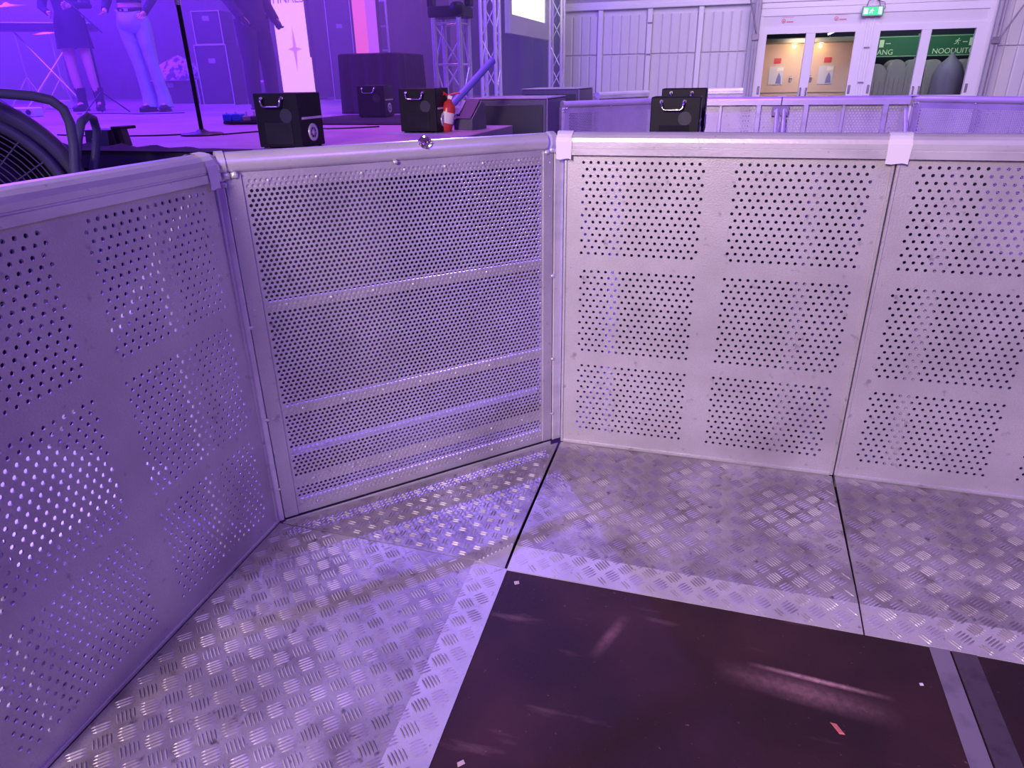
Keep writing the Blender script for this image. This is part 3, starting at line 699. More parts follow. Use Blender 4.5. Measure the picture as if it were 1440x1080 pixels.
# extinguisher, leaning tube, wedge monitor, dark cases
ex = thing('fire_extinguisher', 'red fire extinguisher with a white label beside the corner machine', 'fire extinguisher', (-1.145, 1.80, 1.081), 0.3)
ex.rotation_euler = (0.0, 0.24, 0.3)
obj('cylinder', MB().lathe([(0.0001, 0), (0.042, 0.0), (0.046, 0.01), (0.046, 0.13), (0.036, 0.158), (0.016, 0.17), (0.014, 0.185), (0.0001, 0.185)], 20), ex, RED)
obj('label', MB().lathe([(0.0466, 0.05), (0.0468, 0.052), (0.0468, 0.11), (0.0466, 0.112)], 20), ex, CREAM)
obj('valve', MB().box(-0.014, 0.014, -0.014, 0.014, 0.183, 0.205, 0.002), ex, STEEL)
obj('lever', MB().tube([(-0.012, 0, 0.205), (0.01, 0, 0.215), (0.055, 0, 0.232)], 0.005, 6), ex, RED)
obj('hose', MB().tube([(-0.014, 0, 0.195), (-0.04, -0.02, 0.21), (-0.062, -0.035, 0.17), (-0.058, -0.04, 0.09), (-0.055, -0.045, 0.03)], 0.009, 8), ex, RED)
tu = thing('leaning_tube', 'violet tube lamp leaning diagonally before the trusses', 'tube', (-1.30, 2.55, 1.081))
obj('tube', MB().tube([(-0.03, 0, 0.045), (0.19, 0.50, 0.395)], 0.024, 14), tu, TUBEV)
obj('end_cap', MB().tube([(-0.042, -0.03, 0.025), (-0.03, 0, 0.045)], 0.027, 14), tu, TUBEV)
obj('end_cap', MB().tube([(0.19, 0.50, 0.395), (0.195, 0.512, 0.403)], 0.027, 14), tu, TUBEV)
tu.location = (-1.34, 2.28, 1.081)
wm = thing('floor_monitor', 'grey wedge floor monitor at the stage corner right of the extinguisher', 'loudspeaker', (-1.03, 1.98, 1.081), radians(-10))
obj('cabinet', MB().prism([(-0.08, 0), (0.10, 0), (0.10, 0.13), (0.05, 0.16), (-0.08, 0.06)], -0.08, 0.05), wm, GREYB)
obj('grille', MB().prism([(-0.083, 0.066), (-0.075, 0.066), (0.048, 0.166), (0.045, 0.172)], -0.07, 0.04), wm, GRILLE)
obj('strap', MB().prism([(-0.06, 0.085), (0.03, 0.158), (0.027, 0.166), (-0.066, 0.091)], -0.072, -0.05).box(-0.085, -0.081, -0.02, 0.02, 0.03, 0.1), wm, TENT)
def flight(label, x0, x1, y0, y1, z1):
    t = thing('loudspeaker_stack', label, 'loudspeaker', ((x0 + x1) / 2, (y0 + y1) / 2, 0)); hx = (x1 - x0) / 2; hy = (y1 - y0) / 2
    for a, b in ((0, z1 / 2 - 0.003), (z1 / 2, z1 - 0.012)):
        obj('cabinet', MB().box(-hx, hx, -hy, hy, a, b, 0.01), t, GREYB)
        obj('front_grille', MB().box(-hx + 0.03, hx - 0.03, -hy - 0.008, -hy, a + 0.04, b - 0.04, 0.003), t, GRILLE)
    obj('lid', MB().box(-hx, hx, -hy, hy, z1 - 0.0115, z1, 0.004), t, GREYT, label='top board in a paler grey for the light on it')  # top coloured paler than the cabinet, as if lit from above
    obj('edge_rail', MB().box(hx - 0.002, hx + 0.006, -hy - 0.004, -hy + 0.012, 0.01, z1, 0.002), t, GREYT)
    return t
flight('large dark loudspeaker cabinet with a pale lit top at the stage corner', -1.52, -0.87, 3.3, 4.0, 1.225)
flight('second dark cabinet behind and right of the large one, pale top', -1.58, -0.98, 5.1, 5.9, 1.265)

# drum fan in the pit at the left edge
fan = thing('drum_fan', 'big black drum fan with a tubular guard at the left edge', 'fan', (-2.24, -0.38, 0.0))
fd = Vector((0.516 + 2.12, -2.351 + 0.30, 0.45)).normalized()
Q = fd.to_track_quat('Z', 'Y').to_matrix().to_4x4(); RV0 = Vector((-fd.y, fd.x, 0)).normalized(); FM = Matrix.Translation(RV0 * -0.05 + Vector((0, 0, 0.90))) @ Q @ Matrix.Scale(0.84, 4)
obj('drum', MB().lathe([(0.50, -0.24), (0.57, -0.22), (0.585, -0.12), (0.585, 0.02), (0.575, 0.06), (0.54, 0.085), (0.515, 0.075), (0.505, 0.05), (0.49, 0.05)], 64, FM), fan, FANM)
obj('front_ring', MB().lathe([(0.50, 0.055), (0.495, 0.085), (0.475, 0.10), (0.455, 0.085), (0.45, 0.06)], 64, FM), fan, FANM)
gr = MB()
for r in [0.03 + i * 0.024 for i in range(18)]:
    gr.tube([FM @ Vector((r * cos(a * pi / 24), r * sin(a * pi / 24), 0.075)) for a in range(48)], 0.0035, 4, closed=True)
for k in range(24):
    a = k * pi / 12; gr.tube([FM @ Vector((0.03 * cos(a), 0.03 * sin(a), 0.078)), FM @ Vector((0.46 * cos(a), 0.46 * sin(a), 0.078))], 0.003, 4)
obj('grille', gr, fan, FANG)
for k in range(5):
    a = k * 2 * pi / 5; bl = MB(); v = []
    for r in (0.08, 0.2, 0.32, 0.43):
        for u, zz in ((-0.32, -0.05), (0.32, 0.0)):
            an = a + u; v.append(FM @ Vector((r * cos(an), r * sin(an), zz)))
    v += [p + (Q @ Vector((0, 0, -0.006))) for p in v]
    ff = []
    for i in range(3): ff += [(2 * i, 2 * i + 1, 2 * i + 3, 2 * i + 2), (8 + 2 * i, 10 + 2 * i, 11 + 2 * i, 9 + 2 * i), (2 * i, 2 * i + 2, 10 + 2 * i, 8 + 2 * i), (2 * i + 1, 9 + 2 * i, 11 + 2 * i, 3 + 2 * i)]
    ff += [(0, 8, 9, 1), (6, 7, 15, 14)]
    obj('blade', bl.add(v, ff), fan, BLACK)
obj('motor_hub', MB().lathe([(0.0001, 0.03), (0.08, 0.02), (0.085, -0.15), (0.0001, -0.16)], 20, FM), fan, RUBBER)
bm = MB().lathe([(0.50, -0.24), (0.0001, -0.235)], 48, FM); obj('rear_cover', bm, fan, RUBBER)
RV = Vector((-fd.y, fd.x, 0)).normalized()      # to the right in the photo
def fp(u, z, d=0.0): return tuple(RV * u + Vector((fd.x, fd.y, 0)).normalized() * d + Vector((0, 0, z)))
obj('guard_tube', MB().tube([fp(-0.62, 0.02, 0.12), fp(-0.62, 1.20, 0.12), fp(-0.60, 1.31, 0.12), fp(-0.52, 1.355, 0.12), fp(0.20, 1.350, 0.12), fp(0.30, 1.338, 0.12), fp(0.355, 1.322, 0.12), fp(0.388, 1.290, 0.12), fp(0.398, 1.24, 0.12), fp(0.392, 1.157, 0.12), fp(0.375, 1.079, 0.12), fp(0.36, 0.9, 0.12), fp(0.36, 0.02, 0.12)], 0.018, 12), fan, FANM)
obj('carry_loop', MB().tube([fp(0.37, 0.85, 0.02), fp(0.385, 1.0, 0.02), fp(0.396, 1.096, 0.02), fp(0.42, 1.176, 0.02), fp(0.445, 1.235, 0.01), fp(0.474, 1.258, -0.02), fp(0.498, 1.245, -0.06), fp(0.503, 1.194, -0.08), fp(0.478, 1.111, -0.08), fp(0.45, 1.03, -0.08), fp(0.43, 0.85, -0.08)], 0.0165, 12), fan, FANM)
obj('foot_frame', MB().tube([fp(-0.62, 0.02, 0.3), fp(-0.62, 0.02, -0.3)], 0.02, 8).tube([fp(0.36, 0.02, 0.3), fp(0.36, 0.02, -0.3)], 0.02, 8).tube([fp(-0.62, 0.02, 0.0), fp(0.36, 0.02, 0.0)], 0.02, 8), fan, FANM)
for a, b in ((-0.62, -0.50), (0.36, 0.40)): obj('side_bracket', MB().tube([fp(a, 0.88, 0.12), fp(b, 0.88, 0.05)], 0.016, 8), fan, FANM)
pb = thing('added_pale_box', 'pale box added in the pit to brighten the holes of the left barrier', 'case', (-1.22, -1.27, 0))  # guessed box, added so something bright shows through the holes
obj('body', MB().box(-0.26, 0.24, -0.30, 0.32, 0.0, 0.29, 0.01), pb, WHITE)
obj('lid', MB().box(-0.262, 0.242, -0.302, 0.322, 0.292, 0.34, 0.01), pb, WHITE)
for y in (-0.2, 0.2): obj('latch', MB().box(0.241, 0.250, y - 0.03, y + 0.03, 0.25, 0.31, 0.003), pb, STEEL)
# small dark case and cloth at the stage edge
sc_ = thing('small_case', 'small dark case with an open flap on the stage edge right of the fan', 'case', (-2.50, 0.62, 1.081), 0.1)
obj('body', MB().prism([(-0.09, 0), (0.08, 0), (0.065, 0.085), (-0.075, 0.085)], -0.07, 0.06), sc_, RUBBER)
obj('lid', MB().box(0.065, 0.12, -0.06, 0.06, 0.085, 0.10, 0.003).prism([(-0.05, 0.0), (-0.02, 0.0), (-0.03, 0.09), (-0.06, 0.09)], 0.075, 0.10), sc_, BLACK)
obj('white_tag', MB().box(-0.025, 0.0, -0.0935, -0.0905, 0.04, 0.046), sc_, CREAM)
cl = MB(); v = []; f = []; nx, ny = 30, 10
for i in range(nx + 1):
    for j in range(ny + 1):
        x = -2.75 + i * 0.04; y = 0.38 + 0.016 * j
        t = j / ny
        v.append((x, y, 1.0865 + 0.020 * (1 - abs(2 * t - 1)) * (1 + 0.6 * sin(i * 1.3 + j)) * max(0.15, 1 - (i / nx) ** 2)))
for i in range(nx):
    for j in range(ny): a = i * (ny + 1) + j; f.append((a, a + ny + 1, a + ny + 2, a + 1))
o = obj('black_cloth', cl.add(v, f, True), None, BLACKF); tag(o, 'crumpled black cloth lying along the stage edge above the left rail', 'cloth')

# ---------------------------------------------------------------- performers
def body_mesh(J_, radii, edges, name, m):
    keys = list(J_); idx = {k: i for i, k in enumerate(keys)}
    me = bpy.data.meshes.new(name); me.from_pydata([J_[k] for k in keys], [(idx[a], idx[b]) for a, b in edges], []); me.update()
    o = bpy.data.objects.new(name, me); COL.objects.link(o)
    sk_ = o.modifiers.new('s', 'SKIN'); sk_.use_smooth_shade = True
    for k in keys:
        r = radii[k]; me.skin_vertices[0].data[idx[k]].radius = r if isinstance(r, tuple) else (r, r)
        me.skin_vertices[0].data[idx[k]].use_root = (k == 'pelvis')
    su = o.modifiers.new('u', 'SUBSURF'); su.levels = 2; su.render_levels = 2
    bpy.context.view_layer.update()
    me2 = bpy.data.meshes.new_from_object(o.evaluated_get(bpy.context.evaluated_depsgraph_get()))
    bpy.data.objects.remove(o); me2.materials.clear(); me2.materials.append(m)
    me2.polygons.foreach_set('use_smooth', [True] * len(me2.polygons)); return me2
def person(label, loc, rz, P, skinm, build):
    """P: joint positions for legs/arms (local, x = the person's left when facing -y)"""
    t = thing('person', label, 'person', loc, rz)
    J_ = dict(pelvis=(0, 0, 0.95), waist=(0, 0, 1.08), chest=(0, 0, 1.27), neck0=(0, 0, 1.42), neck1=(0, -0.015, 1.50), head0=(0, -0.02, 1.56), head1=(0, -0.02, 1.66))
    R_ = dict(pelvis=(0.15, 0.10), waist=(0.118, 0.085), chest=(0.145, 0.10), neck0=(0.06, 0.055), neck1=0.048, head0=(0.068, 0.078), head1=(0.07, 0.085))
    E_ = [('pelvis', 'waist'), ('waist', 'chest'), ('chest', 'neck0'), ('neck0', 'neck1'), ('neck1', 'head0'), ('head0', 'head1')]
    for s_, n_ in ((-1, 'R'), (1, 'L')):
        hip, knee, ank, toe = P['hip' + n_], P['knee' + n_], P['ank' + n_], P['toe' + n_]
        sh = (s_ * 0.165, 0, 1.385); el, wr = P['el' + n_], P['wr' + n_]
        up = lambda a, b, u: tuple(a[i] + (b[i] - a[i]) * u for i in range(3))
        J_.update({'hip' + n_: hip, 'th' + n_: up(hip, knee, 0.45), 'knee' + n_: knee, 'calf' + n_: up(knee, ank, 0.3), 'ank' + n_: ank, 'toe' + n_: toe, 'sh' + n_: sh, 'el' + n_: el, 'wr' + n_: wr, 'palm' + n_: up(el, wr, 1.3)})
        R_.update({'hip' + n_: 0.088, 'th' + n_: 0.074, 'knee' + n_: 0.052, 'calf' + n_: 0.054, 'ank' + n_: 0.036, 'toe' + n_: (0.036, 0.026), 'sh' + n_: 0.052, 'el' + n_: 0.037, 'wr' + n_: 0.026, 'palm' + n_: (0.036, 0.018)})
        E_ += [('pelvis', 'hip' + n_), ('hip' + n_, 'th' + n_), ('th' + n_, 'knee' + n_), ('knee' + n_, 'calf' + n_), ('calf' + n_, 'ank' + n_), ('ank' + n_, 'toe' + n_), ('chest', 'sh' + n_), ('sh' + n_, 'el' + n_), ('el' + n_, 'wr' + n_), ('wr' + n_, 'palm' + n_)]
    obj('body', body_mesh(J_, R_, E_, 'body', skinm), t, recalc=False)
    for n_ in 'RL':
        fg = MB(); wr, pa = Vector(J_['wr' + n_]), Vector(J_['palm' + n_]); d = (pa - wr).normalized(); sd = d.cross(Vector((0, 1, 0.2))).normalized(); nn = d.cross(sd)
        for k, Lf in enumerate((0.070, 0.080, 0.074, 0.058)):
            b = pa - d * 0.01 + sd * (k - 1.5) * 0.019
            fg = MB(); fg.tube([b, b + d * Lf * 0.5 + nn * 0.006, b + d * Lf * 0.85 + nn * 0.022, b + d * Lf * 0.95 + nn * 0.036], 0.008, 6, rs=[0.009, 0.008, 0.007, 0.0055]); obj('finger', fg, t, skinm)
        b = wr + d * 0.03 - sd * 0.02; fg = MB(); fg.tube([b, b - sd * 0.022 + d * 0.03, b - sd * 0.026 + d * 0.058 + nn * 0.012], 0.009, 6, rs=[0.010, 0.009, 0.007]); obj('thumb', fg, t, skinm)
    face = MB(); hm = Vector((0, -0.02, 1.62))
    face.add([(-0.012, -0.098, 1.595), (0.012, -0.098, 1.595), (0, -0.122, 1.598), (0, -0.100, 1.645)], [(0, 1, 2), (0, 2, 3), (1, 3, 2), (0, 3, 1)])
    for s_ in (-1, 1): face.lathe([(0.0001, -0.03), (0.012, -0.025), (0.014, 0), (0.011, 0.03), (0.0001, 0.034)], 8, Matrix.Translation((s_ * 0.080, -0.015, 1.615)))
    obj('face_features', face, t, skinm)
    ey = MB()
    for s_ in (-1, 1): ey.lathe([(0.0001, -0.009), (0.010, -0.005), (0.012, 0), (0.010, 0.005), (0.0001, 0.009)], 8, Matrix.Translation((s_ * 0.030, -0.096, 1.637)))
    ey.box(-0.022, 0.022, -0.104, -0.094, 1.566, 1.574, 0.003)
    obj('eyes_and_mouth', ey, t, DARKC)
    hr = MB(); v = []; f = []; n = 20
    rows_ = ((0.035, 1.755), (0.085, 1.73), (0.105, 1.68), (0.108, 1.61), (0.108, P.get('hair', 1.52)))
    for r, z in rows_:
        for k in range(n):
            a = -pi / 2 + 0.75 + (2 * pi - 1.5) * k / (n - 1) if z < 1.69 else -pi / 2 + 2 * pi * k / (n - 1)
            v.append((r * 0.9 * cos(a), 0.0 + r * 1.08 * sin(a), z))
    for i in range(4):
        for k in range(n - 1): f.append((i * n + k, i * n + k + 1, (i + 1) * n + k + 1, (i + 1) * n + k))
    f.append(tuple(range(n))); obj('hair', hr.add(v, f, True), t, HAIR)
    build(t, J_); return t
def limb(t, name, m, pts, rs, n=16): return obj(name, MB().tube(pts, 0.1, n, rs=rs), t, m)
LP = lambda **k: k
def boots(t, J_, m, top=0.0, sole=0.0):
    for n_ in 'RL':
        a, to = Vector(J_['ank' + n_]), Vector(J_['toe' + n_]); b = MB()
        d = (to - a); d.z = 0; d.normalize()
        b.tube([a + Vector((0, 0, top)), a + Vector((0, 0, 0.04)), a + Vector((0, 0, -0.03))] if top else [a + Vector((0, 0, 0.02)), a + Vector((0, 0, -0.03))], 0.05, 12, rs=[0.062, 0.052, 0.052] if top else [0.045, 0.05])
        heel = a - d * 0.055; z = a.z - 0.045
        b.tube([Vector((heel.x, heel.y, z)), Vector((a.x, a.y, z + 0.005)), Vector((a.x, a.y, z)) + d * 0.09, Vector((a.x, a.y, z - 0.008)) + d * 0.17, Vector((a.x, a.y, z - 0.012)) + d * 0.20], 0.04, 12,
               rs=[(0.030, 0.030), (0.048, 0.045), (0.038, 0.048), (0.026, 0.042), (0.012, 0.022)])
        obj('boot' if top else 'shoe', b, t, m)
        s_ = MB().box(-0.036, 0.036, -0.19, 0.065, 0, 0.022, 0.006); o = obj('sole', s_, t, RUBBER); o.location = (a.x, a.y, 0.001); o.rotation_euler = (0, 0, math.atan2(d.x, -d.y) if True else 0)
def b_jeans(t, J_):
    for n_ in 'RL':
        h, k, a = Vector(J_['hip' + n_]), Vector(J_['knee' + n_]), Vector(J_['ank' + n_])
        hh = h + Vector((0, 0, 0.02))
        limb(t, 'jeans_leg', JEANS, [hh, h * 0.6 + k * 0.4, k, k * 0.55 + a * 0.45, a * 0.85 + k * 0.15, a + Vector((0, -0.02, -0.045))], [0.096, 0.084, 0.060, 0.062, 0.071, 0.084])
    g = obj('jeans_top', MB().lathe([(0.10, 0.80), (0.165, 0.84), (0.175, 0.92), (0.155, 1.0), (0.135, 1.045), (0.13, 1.045)], 28, Matrix.Scale(0.72, 4, (0, 1, 0))), t, JEANS)
    obj('belt', MB().lathe([(0.138, 1.0), (0.146, 1.005), (0.142, 1.045), (0.134, 1.05)], 28, Matrix.Scale(0.76, 4, (0, 1, 0))), t, LEATH)
    obj('belt_studs', MB().box(-0.13, -0.10, -0.095, -0.085, 1.015, 1.03).box(-0.07, -0.05, -0.108, -0.098, 1.015, 1.03).box(-0.02, 0.02, -0.118, -0.105, 1.01, 1.035), g, STEEL)
    limb(t, 'top', DARKC, [(0, 0, 1.10), (0, 0, 1.2), (0, 0, 1.32), (0, 0, 1.41), (0, 0, 1.44)], [(0.092, 0.128), (0.095, 0.13), (0.115, 0.165), (0.085, 0.15), (0.055, 0.065)], 24)
    for n_ in 'RL': limb(t, 'sleeve', DARKC, [J_['sh' + n_], J_['el' + n_], J_['wr' + n_]], [0.062, 0.048, 0.036])
    boots(t, J_, LEATH)
Pj = dict(hipR=(-0.085, 0, 0.88), kneeR=(-0.02, -0.03, 0.49), ankR=(0.00, 0.02, 0.09), toeR=(-0.03, -0.12, 0.04), hipL=(0.085, 0, 0.88), kneeL=(0.13, -0.02, 0.49), ankL=(0.165, 0.03, 0.09), toeL=(0.18, -0.11, 0.04),
          elR=(-0.24, 0.02, 1.13), wrR=(-0.20, -0.16, 1.02), elL=(0.25, 0.02, 1.13), wrL=(0.20, -0.14, 0.99), hair=1.36)
person('person in pale blue flared jeans with a dark studded belt, standing on stage', (-5.86, 4.62, 1.081), radians(18), Pj, SKIN, b_jeans)
def b_skirt(t, J_):
    obj('dress', MB().lathe([(0.205, 0.69), (0.20, 0.70), (0.185, 0.85), (0.175, 0.95), (0.13, 1.08), (0.15, 1.26), (0.14, 1.36), (0.07, 1.43), (0.066, 1.43)], 32, Matrix.Scale(0.72, 4, (0, 1, 0))), t, DARKC)
    for n_ in 'RL': limb(t, 'sleeve', DARKC, [J_['sh' + n_], J_['el' + n_], J_['wr' + n_]], [0.06, 0.047, 0.034])
    boots(t, J_, LEATH, 0.17)
Ps = dict(hipR=(-0.08, 0, 0.88), kneeR=(-0.085, -0.02, 0.48), ankR=(-0.075, 0.02, 0.09), toeR=(-0.10, -0.11, 0.04), hipL=(0.08, 0, 0.88), kneeL=(0.11, -0.02, 0.48), ankL=(0.12, 0.03, 0.09), toeL=(0.15, -0.10, 0.04),
          elR=(-0.25, -0.02, 1.12), wrR=(-0.12, -0.20, 1.05), elL=(0.25, -0.02, 1.14), wrL=(0.14, -0.24, 1.12), hair=1.30)
person('person in a short dark dress and black ankle boots with bare legs on stage', (-7.03, 4.90, 1.081), radians(25), Ps, SKIN, b_skirt)
def b_man(t, J_):
    for n_ in 'RL':
        h, k, a = Vector(J_['hip' + n_]), Vector(J_['knee' + n_]), Vector(J_['ank' + n_])
        limb(t, 'trouser_leg', DARKC, [h + Vector((0, 0, 0.03)), h * 0.5 + k * 0.5, k, k * 0.5 + a * 0.5, a + Vector((0, -0.01, -0.03))], [0.118, 0.105, 0.088, 0.082, 0.080])
    obj('trouser_top', MB().lathe([(0.10, 0.80), (0.18, 0.84), (0.185, 0.93), (0.165, 1.03), (0.16, 1.03)], 26, Matrix.Scale(0.75, 4, (0, 1, 0))), t, DARKC)
    limb(t, 'jacket', DARKC, [(0, 0, 0.96), (0, 0, 1.1), (0, 0, 1.3), (0, 0, 1.42), (0, 0, 1.46)], [(0.135, 0.19), (0.13, 0.175), (0.135, 0.20), (0.10, 0.17), (0.06, 0.07)], 24)
    for n_ in 'RL': limb(t, 'sleeve', DARKC, [J_['sh' + n_], J_['el' + n_], J_['wr' + n_]], [0.075, 0.062, 0.048])
    for n_ in 'RL':
        w_, p_ = Vector(J_['wr' + n_]), Vector(J_['palm' + n_]); limb(t, 'dark_hand_cover', LEATH, [w_ - (p_ - w_) * 0.2, w_, p_, p_ + (p_ - w_) * 0.45], [0.036, 0.036, (0.046, 0.03), (0.04, 0.026)], 12)  # dark covers added to keep the pale hands from showing
    for c in t.children:
        if c.name.split('.')[0] in ('finger', 'thumb'): c.data.materials[0] = LEATH
    obj('belt_pouch', MB().box(0.165, 0.235, -0.05, 0.05, 0.80, 1.0, 0.015), t, BLACK)
    obj('metal_clip', MB().box(0.20, 0.215, -0.062, -0.05, 0.93, 0.95).box(0.205, 0.215, -0.062, -0.05, 0.80, 0.83), t, STEEL)
    boots(t, J_, LEATH, 0.12)
Pm = dict(hipR=(-0.095, 0, 0.90), kneeR=(-0.11, -0.02, 0.50), ankR=(-0.10, 0.02, 0.09), toeR=(-0.13, -0.12, 0.04), hipL=(0.095, 0, 0.90), kneeL=(0.14, -0.03, 0.50), ankL=(0.19, 0.03, 0.09), toeL=(0.23, -0.11, 0.04),
          elR=(-0.27, 0.03, 1.12), wrR=(-0.24, -0.12, 0.93), elL=(0.27, 0.03, 1.12), wrL=(0.25, -0.12, 0.94), hair=1.60)
person('person in dark work clothes standing before the bright pink screen column', (-4.77, 5.20, 1.081), radians(78), Pm, SKIN, b_man)

# ---------------------------------------------------------------- gear at the back of the stage
def amp(label, x, y, w_, h_, d_, z=1.081, rz=0.0):
    t = thing('amplifier_case', label, 'case', (x, y, z), rz)
    obj('body', MB().box(-w_ / 2, w_ / 2, 0, d_, 0, h_, 0.01), t, BLACKF)
    e = 0.012; fm = MB()
    fm.box(-w_ / 2, -w_ / 2 + e, -0.006, 0, 0, h_).box(w_ / 2 - e, w_ / 2, -0.006, 0, 0, h_).box(-w_ / 2 + e, w_ / 2 - e, -0.006, 0, h_ - e, h_).box(-w_ / 2 + e, w_ / 2 - e, -0.006, 0, 0, e)
    obj('edge_trim', fm, t, STEEL)
    obj('front_cloth', MB().box(-w_ / 2 + 0.03, w_ / 2 - 0.03, -0.004, 0, 0.03, h_ - 0.03), t, GRILLE)
    obj('name_badge', MB().box(-0.05, 0.05, -0.008, -0.004, h_ * 0.7, h_ * 0.7 + 0.06, 0.002), t, GREYT)
    return t
amp('black amplifier case with pale edge trim behind the microphone stand', -6.55, 6.7, 0.48, 0.78, 0.4, rz=0.15)
a2 = amp('smaller black case stacked on the amplifier behind the microphone stand', -6.55, 6.72, 0.42, 0.42, 0.36, 1.862, 0.15)
amp('low black case on the stage behind the performer in jeans', -7.6, 7.0, 0.9, 0.34, 0.4, rz=0.1)
amp('tall black rack with pale edges right of the pink screen column', -5.55, 8.6, 0.42, 1.5, 0.5, rz=0.1)
def frame(label, x, y, w_, H, rz=0.0):
    t = thing('scaffold_ladder', label, 'frame', (x, y, 1.081), rz)
    for s_ in (-1, 1): obj('post', MB().tube([(s_ * w_ / 2, 0, 0), (s_ * w_ / 2, 0, H)], 0.022, 8), t, STEEL)
    for z in (0.3, 0.75, 1.12, 1.5, 1.9):
        if z < H: obj('rung', MB().tube([(-w_ / 2, 0, z), (w_ / 2, 0, z)], 0.018, 8), t, STEEL)
    obj('foot_bar', MB().box(-w_ / 2 - 0.15, w_ / 2 + 0.15, -0.04, 0.04, 0, 0.04, 0.004), t, STEEL)
    obj('panel', MB().box(-w_ / 2 + 0.03, w_ / 2 - 0.03, -0.02, 0.01, 0.33, 0.72), t, BLACKF)
frame('grey tubular equipment frame left of the dark dressed crew member', -6.95, 8.4, 0.34, 2.3)
frame('grey tubular equipment frame right of the pink column, before the curtain', -5.35, 9.6, 0.3, 2.6)
# bundle of patterned cloth, keyboard, drum kit pieces
bc = MB(); v = []; f = []; n, m_ = 24, 8
for i in range(m_ + 1):
    t = i / m_
    for k in range(n):
        a = 2 * pi * k / n; r = (1 - t ** 2.2) * (1 + 0.12 * sin(3 * a + 5 * t) + 0.06 * sin(7 * a))
        v.append((0.42 * r * cos(a), 0.25 * r * sin(a), 0.34 * t))
for i in range(m_):
    for k in range(n): f.append((i * n + k, i * n + (k + 1) % n, (i + 1) * n + (k + 1) % n, (i + 1) * n + k))
o = obj('cloth_bundle', bc.add(v, f, True), None, PATT); o.location = (-7.5, 7.15, 1.422); tag(o, 'heap of pale patterned cloth between the two performers', 'cloth')
kb = thing('keyboard', 'keyboard on a crossed stand at the upper left of the stage', 'keyboard', (-7.9, 5.3, 1.081), radians(35))
obj('keybed', MB().box(-0.6, 0.6, -0.16, 0.16, 0.92, 1.0, 0.01), kb, RUBBER)
wk = obj('white_keys', MB().box(-0.56, 0.56, -0.165, -0.04, 1.0, 1.012), kb, CREAM)
for s_ in (-1, 1): obj('stand_leg', MB().tube([(s_ * 0.35, -0.25, 0.01), (-s_ * 0.35, 0.1, 0.92)], 0.015, 8), kb, STEEL)
for i in range(5): obj('control_knob', MB().tube([(-0.4 + i * 0.16, 0.07, 1.0), (-0.4 + i * 0.16, 0.07, 1.02)], 0.018, 8), kb, STEEL)
def cymbal(label, x, y, z, r):
    t = thing('cymbal_stand', label, 'cymbal', (x, y, 1.081))
    obj('cymbal', MB().lathe([(0.0001, 0.035), (0.03, 0.03), (0.05, 0.012), (r, -0.012), (r, -0.014), (0.05, 0.008), (0.0001, 0.02)], 28, Matrix.Translation((0, 0, z)) @ Matrix.Rotation(0.15, 4, 'X')), t, STEEL)
    obj('pole', MB().tube([(0, 0, 0.25), (0, 0, z + 0.04)], 0.010, 8), t, STEEL)
    for k in range(3):
        a = 2 * pi * k / 3; obj('leg', MB().tube([(0, 0, 0.4), (0.28 * cos(a), 0.28 * sin(a), 0.01)], 0.009, 6), t, STEEL)
cymbal('cymbal on a thin stand at the far upper left of the stage', -8.6, 5.5, 1.25, 0.24)
cymbal('lower cymbal on a thin stand left of the keyboard', -9.0, 6.4, 1.0, 0.22)
for i, (x, y, lab) in enumerate(((-6.2, 4.3, 'thin microphone stand between the two performers'), (-8.2, 4.6, 'thin microphone stand at the far left above the drum fan'))):
    t = thing('microphone_stand', lab, 'microphone stand', (x, y, 1.081))
    for k in range(3):
        a = 2 * pi * k / 3 + 0.4; obj('leg', MB().tube([(0, 0, 0.22), (0.26 * cos(a), 0.26 * sin(a), 0.008)], 0.008, 6), t, RUBBER)
    obj('pole', MB().tube([(0, 0, 0.2), (0, 0, 0.95)], 0.011, 8), t, RUBBER)
    obj('boom', MB().tube([(0.2, 0.0, 0.80), (-0.35, -0.1, 1.35)], 0.008, 8), t, RUBBER)
    obj('microphone', MB().tube([(-0.35, -0.1, 1.35), (-0.42, -0.12, 1.40), (-0.46, -0.13, 1.42)], 0.015, 8, rs=[0.011, 0.014, 0.024]), t, STEEL)
# pedals and small things on the deck
pd = thing('pedal_board', 'pedal board with blue pedals on the stage behind the nearest machine', 'pedal board', (-3.02, 2.42, 1.081), radians(15))
obj('board', MB().box(-0.14, 0.16, -0.05, 0.09, 0.004, 0.024, 0.004), pd, RUBBER)
for i, (x, m) in enumerate(((-0.11, BLUEM), (-0.04, BLUEM), (0.04, GREYT), (0.10, GREYB))):
    p_ = obj('pedal', MB().box(x - 0.03, x + 0.03, -0.045, 0.07, 0.024, 0.075 if i < 2 else 0.06, 0.005), pd, m)
    obj('switch', MB().tube([(x, -0.03, 0.06), (x, -0.03, 0.088)], 0.009, 8), p_, STEEL)
pd2 = thing('pedal_board', 'dark pedal board with pale switches just left of the nearest machine', 'pedal board', (-2.72, 2.62, 1.081), radians(5))
obj('board', MB().box(-0.12, 0.2, -0.05, 0.09, 0.004, 0.03, 0.004), pd2, RUBBER)
for i in range(4):
    p_ = obj('pedal', MB().box(-0.10 + i * 0.08, -0.04 + i * 0.08, -0.04, 0.06, 0.03, 0.062, 0.004), pd2, GREYB if i % 2 else GREYT)
    obj('switch', MB().tube([(-0.07 + i * 0.08, -0.02, 0.06), (-0.07 + i * 0.08, -0.02, 0.085)], 0.011, 8), p_, STEEL)
pl_ = thing('power_box', 'pale power box with sockets on the stage above the drum fan guard', 'box', (-6.5, 3.55, 1.081), radians(20))
obj('body', MB().box(-0.15, 0.15, -0.08, 0.08, 0.0, 0.09, 0.008), pl_, WHITE)
